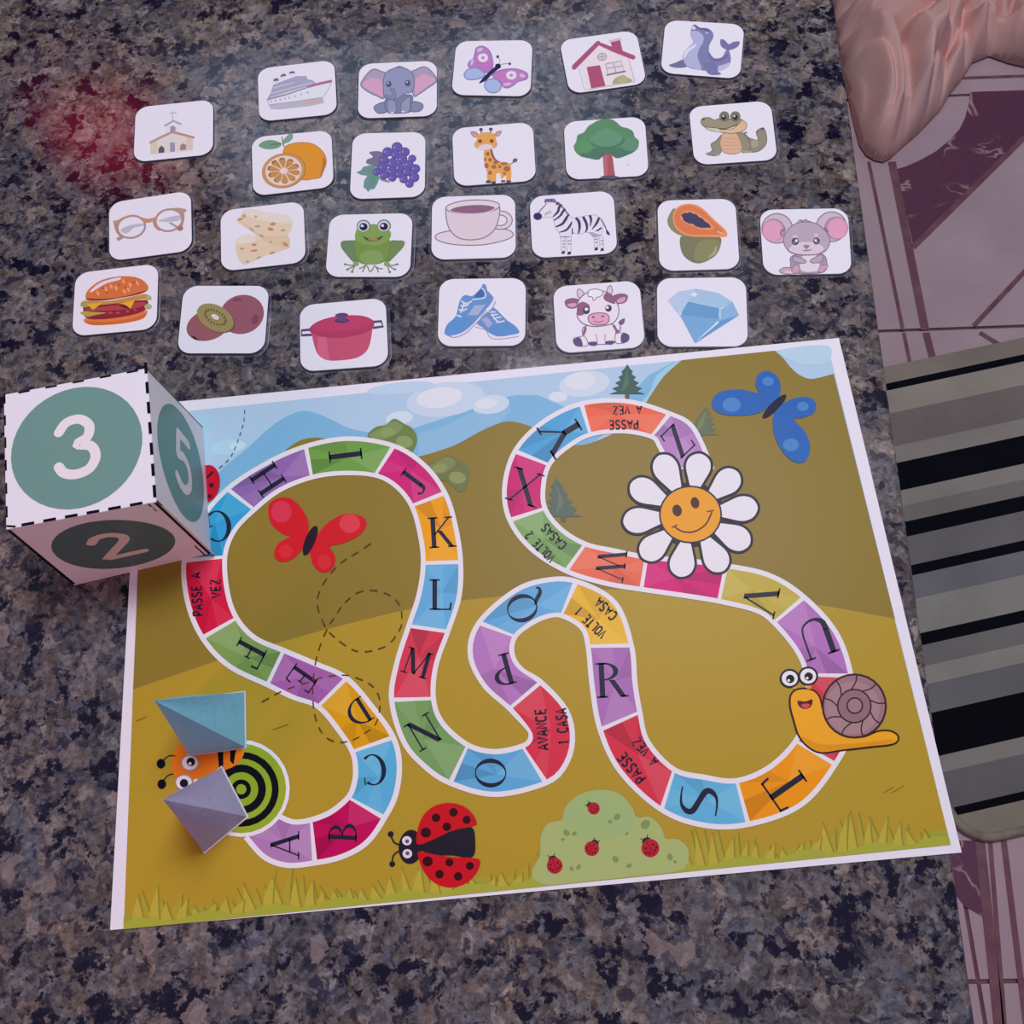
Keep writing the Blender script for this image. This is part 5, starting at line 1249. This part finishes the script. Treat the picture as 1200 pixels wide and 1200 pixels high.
def kiwi(a):
    a.E(805, 485, 262, 228, '955a6e', -18); a.EE([(750, 312, 55, 18, -5), (960, 545, 40, 60, 20)], '7d4a60'); a.E(410, 610, 262, 178, '965a6a', -18); a.P([(205, 730), (250, 745), (300, 785), (260, 785)], '3c2438')
    a.E(500, 530, 240, 148, '6a4c48', 28); a.E(494, 524, 232, 146, '9a8860', 28); seeds = []
    for k in range(22):
        an = k * 2 * math.pi / 22; x, y = 132 * math.cos(an), 72 * math.sin(an); c, s = math.cos(.49), math.sin(.49); seeds.append((494 + x * c - y * s, 518 + x * s + y * c, 16, 8, math.degrees(an) + 28))
    a.EE(seeds, '5c5040'); a.E(492, 514, 60, 36, '6f6448', 28); a.E(492, 514, 52, 30, 'dfc8cc', 28)
def pot(a):
    K_ = '5b4a72'
    a.LL([[(200, 535), (90, 545), (85, 605), (215, 598)], [(960, 442), (1060, 432), (1085, 495), (960, 515)]], 32, K_, False)
    a.P(catmull([(210, 580), (240, 720), (290, 840), (400, 908), (560, 912), (760, 880), (880, 800), (930, 680), (955, 520)], False) + [(600, 600)], 'c25478'); a.P([(290, 620), (390, 630), (430, 910), (340, 880), (280, 800)], 'd0648a')
    a.S([(180, 530), (260, 450), (420, 390), (620, 362), (800, 362), (920, 395), (975, 445), (950, 530), (820, 590), (600, 632), (380, 630), (230, 590)], 'b03f66'); a.S([(220, 500), (300, 440), (450, 395), (640, 370), (800, 372), (920, 410), (940, 450), (820, 520), (600, 565), (380, 570), (250, 545)], 'bb4470'); a.L([(270, 520), (400, 560), (600, 560), (800, 505), (900, 450)], 8, 'a83c62')
    a.E(580, 425, 88, 30, '5a3f68'); a.P([(530, 370), (625, 360), (630, 425), (540, 430)], '5f5280'); a.E(578, 360, 80, 30, '5e4a74', -3)
def sneakers(a):
    B = '6a8fd0'; W = 'ddd6f0'
    a.S([(510, 740), (600, 760), (680, 790), (760, 870), (900, 890), (1050, 850), (1040, 880), (900, 910), (760, 912), (690, 890), (640, 805), (520, 770)], W); a.L([(510, 765), (640, 805), (690, 890), (800, 914), (1040, 880)], 9, '8d84b8')
    a.S([(570, 640), (640, 560), (720, 520), (800, 580), (900, 680), (1000, 750), (1050, 830), (960, 860), (800, 880), (690, 840), (600, 770), (530, 720)], B); a.P([(580, 660), (660, 640), (720, 720), (670, 780)], 'a3a6d8'); a.S([(690, 780), (800, 720), (920, 720), (1010, 780), (1030, 840), (940, 855), (800, 875), (700, 840)], '5f8ed2'); a.LL([[(670, 580), (760, 580)], [(700, 620), (790, 610)], [(730, 660), (830, 640)], [(770, 710), (870, 690)], [(720, 600), (740, 660), (790, 700)]], 18, 'd6d0ee', False)
    a.S([(140, 830), (300, 870), (480, 730), (650, 560), (730, 400), (760, 440), (730, 520), (600, 630), (480, 760), (340, 860), (230, 890)], W); a.L([(160, 860), (260, 892), (400, 835), (520, 720), (700, 560), (760, 450)], 10, '8d84b8')
    a.S([(135, 820), (170, 730), (270, 630), (320, 450), (380, 375), (470, 385), (540, 330), (590, 270), (600, 240), (640, 250), (660, 320), (730, 400), (700, 480), (620, 570), (480, 730), (350, 830), (220, 870), (150, 860)], B); a.S([(140, 820), (190, 720), (290, 640), (400, 640), (500, 660), (440, 750), (320, 840), (210, 865)], '5f90d6'); a.P([(420, 620), (500, 500), (640, 490), (540, 620)], 'a2acde'); a.S([(500, 400), (560, 320), (600, 290), (625, 360), (590, 400)], '4d6ab4'); a.L([(470, 430), (560, 420), (630, 400), (630, 340), (590, 285)], 16, 'ccd2f2')
    a.LL([[(340, 440), (390, 480), (470, 450)], [(330, 500), (370, 510), (430, 490)], [(310, 550), (350, 565), (410, 540)], [(280, 620), (340, 640)], [(380, 460), (360, 520), (330, 590)]], 20, 'd2d2f0')
def cow(a):
    O = '7c5f88'; W = 'e6daf0'; B = '8e6088'
    a.SO([(430, 700), (760, 680), (800, 800), (790, 900), (620, 925), (450, 910), (400, 820)], W, O, 11); a.L([(430, 710), (420, 760), (400, 810)], 34, B); a.L([(770, 690), (800, 740), (840, 775)], 30, B)
    for q, h in (([(280, 860), (340, 835), (420, 830), (460, 930), (370, 950), (300, 930)], [(280, 870), (330, 842), (370, 850), (395, 940), (330, 950), (290, 915)]), ([(800, 800), (900, 785), (960, 820), (950, 880), (880, 910), (800, 905)], [(870, 800), (920, 788), (962, 825), (945, 885), (880, 908), (860, 870)])): a.SO(q, W, O, 9); a.S(h, '5c4f84')
    a.S([(460, 905), (520, 890), (575, 900), (560, 940), (490, 940)], '5c4f84'); a.S([(665, 895), (720, 880), (785, 885), (760, 925), (690, 925)], '5c4f84'); a.LL([[(560, 800), (575, 890)], [(670, 800), (665, 880)]], 16, 'b9a6cc')
    a.L([(800, 780), (850, 760), (855, 700)], 14, O); a.S([(840, 680), (840, 640), (905, 605), (905, 655), (870, 690)], '7a5a86')
    for q in ([(335, 340), (330, 265), (360, 250), (410, 300), (370, 350)], [(690, 280), (710, 220), (740, 210), (760, 270), (740, 310)]): a.SO(q, 'd6c2dc', O, 9)
    a.SO([(180, 400), (250, 365), (350, 380), (350, 440), (290, 480), (210, 470)], B, O, 10); a.S([(210, 435), (290, 420), (325, 435), (280, 472), (225, 462)], 'cf9cc0'); a.SO([(760, 340), (860, 308), (940, 330), (920, 400), (850, 425), (780, 410)], B, O, 10); a.S([(810, 395), (860, 355), (920, 350), (900, 400), (840, 418)], 'cf9cc0')
    a.SO([(330, 500), (340, 400), (420, 310), (540, 260), (660, 280), (760, 350), (830, 460), (830, 570), (770, 660), (660, 695), (520, 705), (400, 670), (330, 590)], W, O, 11)
    a.S([(335, 570), (335, 440), (400, 405), (470, 440), (480, 490), (430, 550)], B); a.S([(650, 330), (700, 290), (770, 340), (790, 430), (700, 405), (660, 380)], B); a.SO([(460, 300), (480, 260), (560, 250), (640, 275), (630, 320), (600, 345), (570, 350), (530, 390), (510, 345), (465, 340)], 'e8e2f6', O, 9)
    a.SO([(460, 600), (500, 555), (600, 540), (690, 555), (722, 610), (690, 670), (580, 690), (490, 670)], 'df9fc2', O, 11); a.EE([(525, 592, 18, 13), (640, 582, 18, 13)], '85567e'); a.L([(530, 640), (590, 655), (650, 635)], 9, '85567e')
    a.EE([(440, 510, 42, 46), (710, 484, 40, 42)], '4a3d62'); a.EE([(440, 496, 22, 20), (696, 474, 18, 18)], 'e8e2f4')
def diamond(a):
    a.P([(180, 440), (310, 330), (520, 295), (800, 345), (975, 455), (1055, 620), (515, 965), (340, 640)], '86aee2'); a.P([(180, 440), (310, 330), (520, 295), (430, 455), (340, 620)], 'b4c4ea'); a.P([(520, 295), (800, 345), (975, 455), (870, 530), (810, 540), (430, 455)], 'a4bee8'); a.P([(430, 455), (810, 535), (805, 670), (340, 610)], '6a98d2'); a.P([(340, 612), (805, 670), (790, 710), (515, 965)], '7aa4de'); a.P([(870, 530), (975, 455), (1055, 620), (820, 690), (815, 560)], '8ab0e2'); a.P([(820, 690), (1055, 620), (520, 965), (800, 710)], '6a96d2')
    a.L([(800, 700), (690, 800), (545, 925)], [28, 16, 6], 'd0dcf4', False); a.LL([[(870, 520), (820, 545), (822, 660)]], 22, 'b8cef0', False); a.L([(310, 580), (350, 610)], 34, 'b4d0f4', False); a.P([(455, 370), (495, 350), (505, 325), (520, 350), (555, 365), (520, 382), (505, 412), (495, 385)], 'dce4f8')
    a.P([(180, 440), (210, 500), (330, 640), (300, 620)], 'b6b4dc')

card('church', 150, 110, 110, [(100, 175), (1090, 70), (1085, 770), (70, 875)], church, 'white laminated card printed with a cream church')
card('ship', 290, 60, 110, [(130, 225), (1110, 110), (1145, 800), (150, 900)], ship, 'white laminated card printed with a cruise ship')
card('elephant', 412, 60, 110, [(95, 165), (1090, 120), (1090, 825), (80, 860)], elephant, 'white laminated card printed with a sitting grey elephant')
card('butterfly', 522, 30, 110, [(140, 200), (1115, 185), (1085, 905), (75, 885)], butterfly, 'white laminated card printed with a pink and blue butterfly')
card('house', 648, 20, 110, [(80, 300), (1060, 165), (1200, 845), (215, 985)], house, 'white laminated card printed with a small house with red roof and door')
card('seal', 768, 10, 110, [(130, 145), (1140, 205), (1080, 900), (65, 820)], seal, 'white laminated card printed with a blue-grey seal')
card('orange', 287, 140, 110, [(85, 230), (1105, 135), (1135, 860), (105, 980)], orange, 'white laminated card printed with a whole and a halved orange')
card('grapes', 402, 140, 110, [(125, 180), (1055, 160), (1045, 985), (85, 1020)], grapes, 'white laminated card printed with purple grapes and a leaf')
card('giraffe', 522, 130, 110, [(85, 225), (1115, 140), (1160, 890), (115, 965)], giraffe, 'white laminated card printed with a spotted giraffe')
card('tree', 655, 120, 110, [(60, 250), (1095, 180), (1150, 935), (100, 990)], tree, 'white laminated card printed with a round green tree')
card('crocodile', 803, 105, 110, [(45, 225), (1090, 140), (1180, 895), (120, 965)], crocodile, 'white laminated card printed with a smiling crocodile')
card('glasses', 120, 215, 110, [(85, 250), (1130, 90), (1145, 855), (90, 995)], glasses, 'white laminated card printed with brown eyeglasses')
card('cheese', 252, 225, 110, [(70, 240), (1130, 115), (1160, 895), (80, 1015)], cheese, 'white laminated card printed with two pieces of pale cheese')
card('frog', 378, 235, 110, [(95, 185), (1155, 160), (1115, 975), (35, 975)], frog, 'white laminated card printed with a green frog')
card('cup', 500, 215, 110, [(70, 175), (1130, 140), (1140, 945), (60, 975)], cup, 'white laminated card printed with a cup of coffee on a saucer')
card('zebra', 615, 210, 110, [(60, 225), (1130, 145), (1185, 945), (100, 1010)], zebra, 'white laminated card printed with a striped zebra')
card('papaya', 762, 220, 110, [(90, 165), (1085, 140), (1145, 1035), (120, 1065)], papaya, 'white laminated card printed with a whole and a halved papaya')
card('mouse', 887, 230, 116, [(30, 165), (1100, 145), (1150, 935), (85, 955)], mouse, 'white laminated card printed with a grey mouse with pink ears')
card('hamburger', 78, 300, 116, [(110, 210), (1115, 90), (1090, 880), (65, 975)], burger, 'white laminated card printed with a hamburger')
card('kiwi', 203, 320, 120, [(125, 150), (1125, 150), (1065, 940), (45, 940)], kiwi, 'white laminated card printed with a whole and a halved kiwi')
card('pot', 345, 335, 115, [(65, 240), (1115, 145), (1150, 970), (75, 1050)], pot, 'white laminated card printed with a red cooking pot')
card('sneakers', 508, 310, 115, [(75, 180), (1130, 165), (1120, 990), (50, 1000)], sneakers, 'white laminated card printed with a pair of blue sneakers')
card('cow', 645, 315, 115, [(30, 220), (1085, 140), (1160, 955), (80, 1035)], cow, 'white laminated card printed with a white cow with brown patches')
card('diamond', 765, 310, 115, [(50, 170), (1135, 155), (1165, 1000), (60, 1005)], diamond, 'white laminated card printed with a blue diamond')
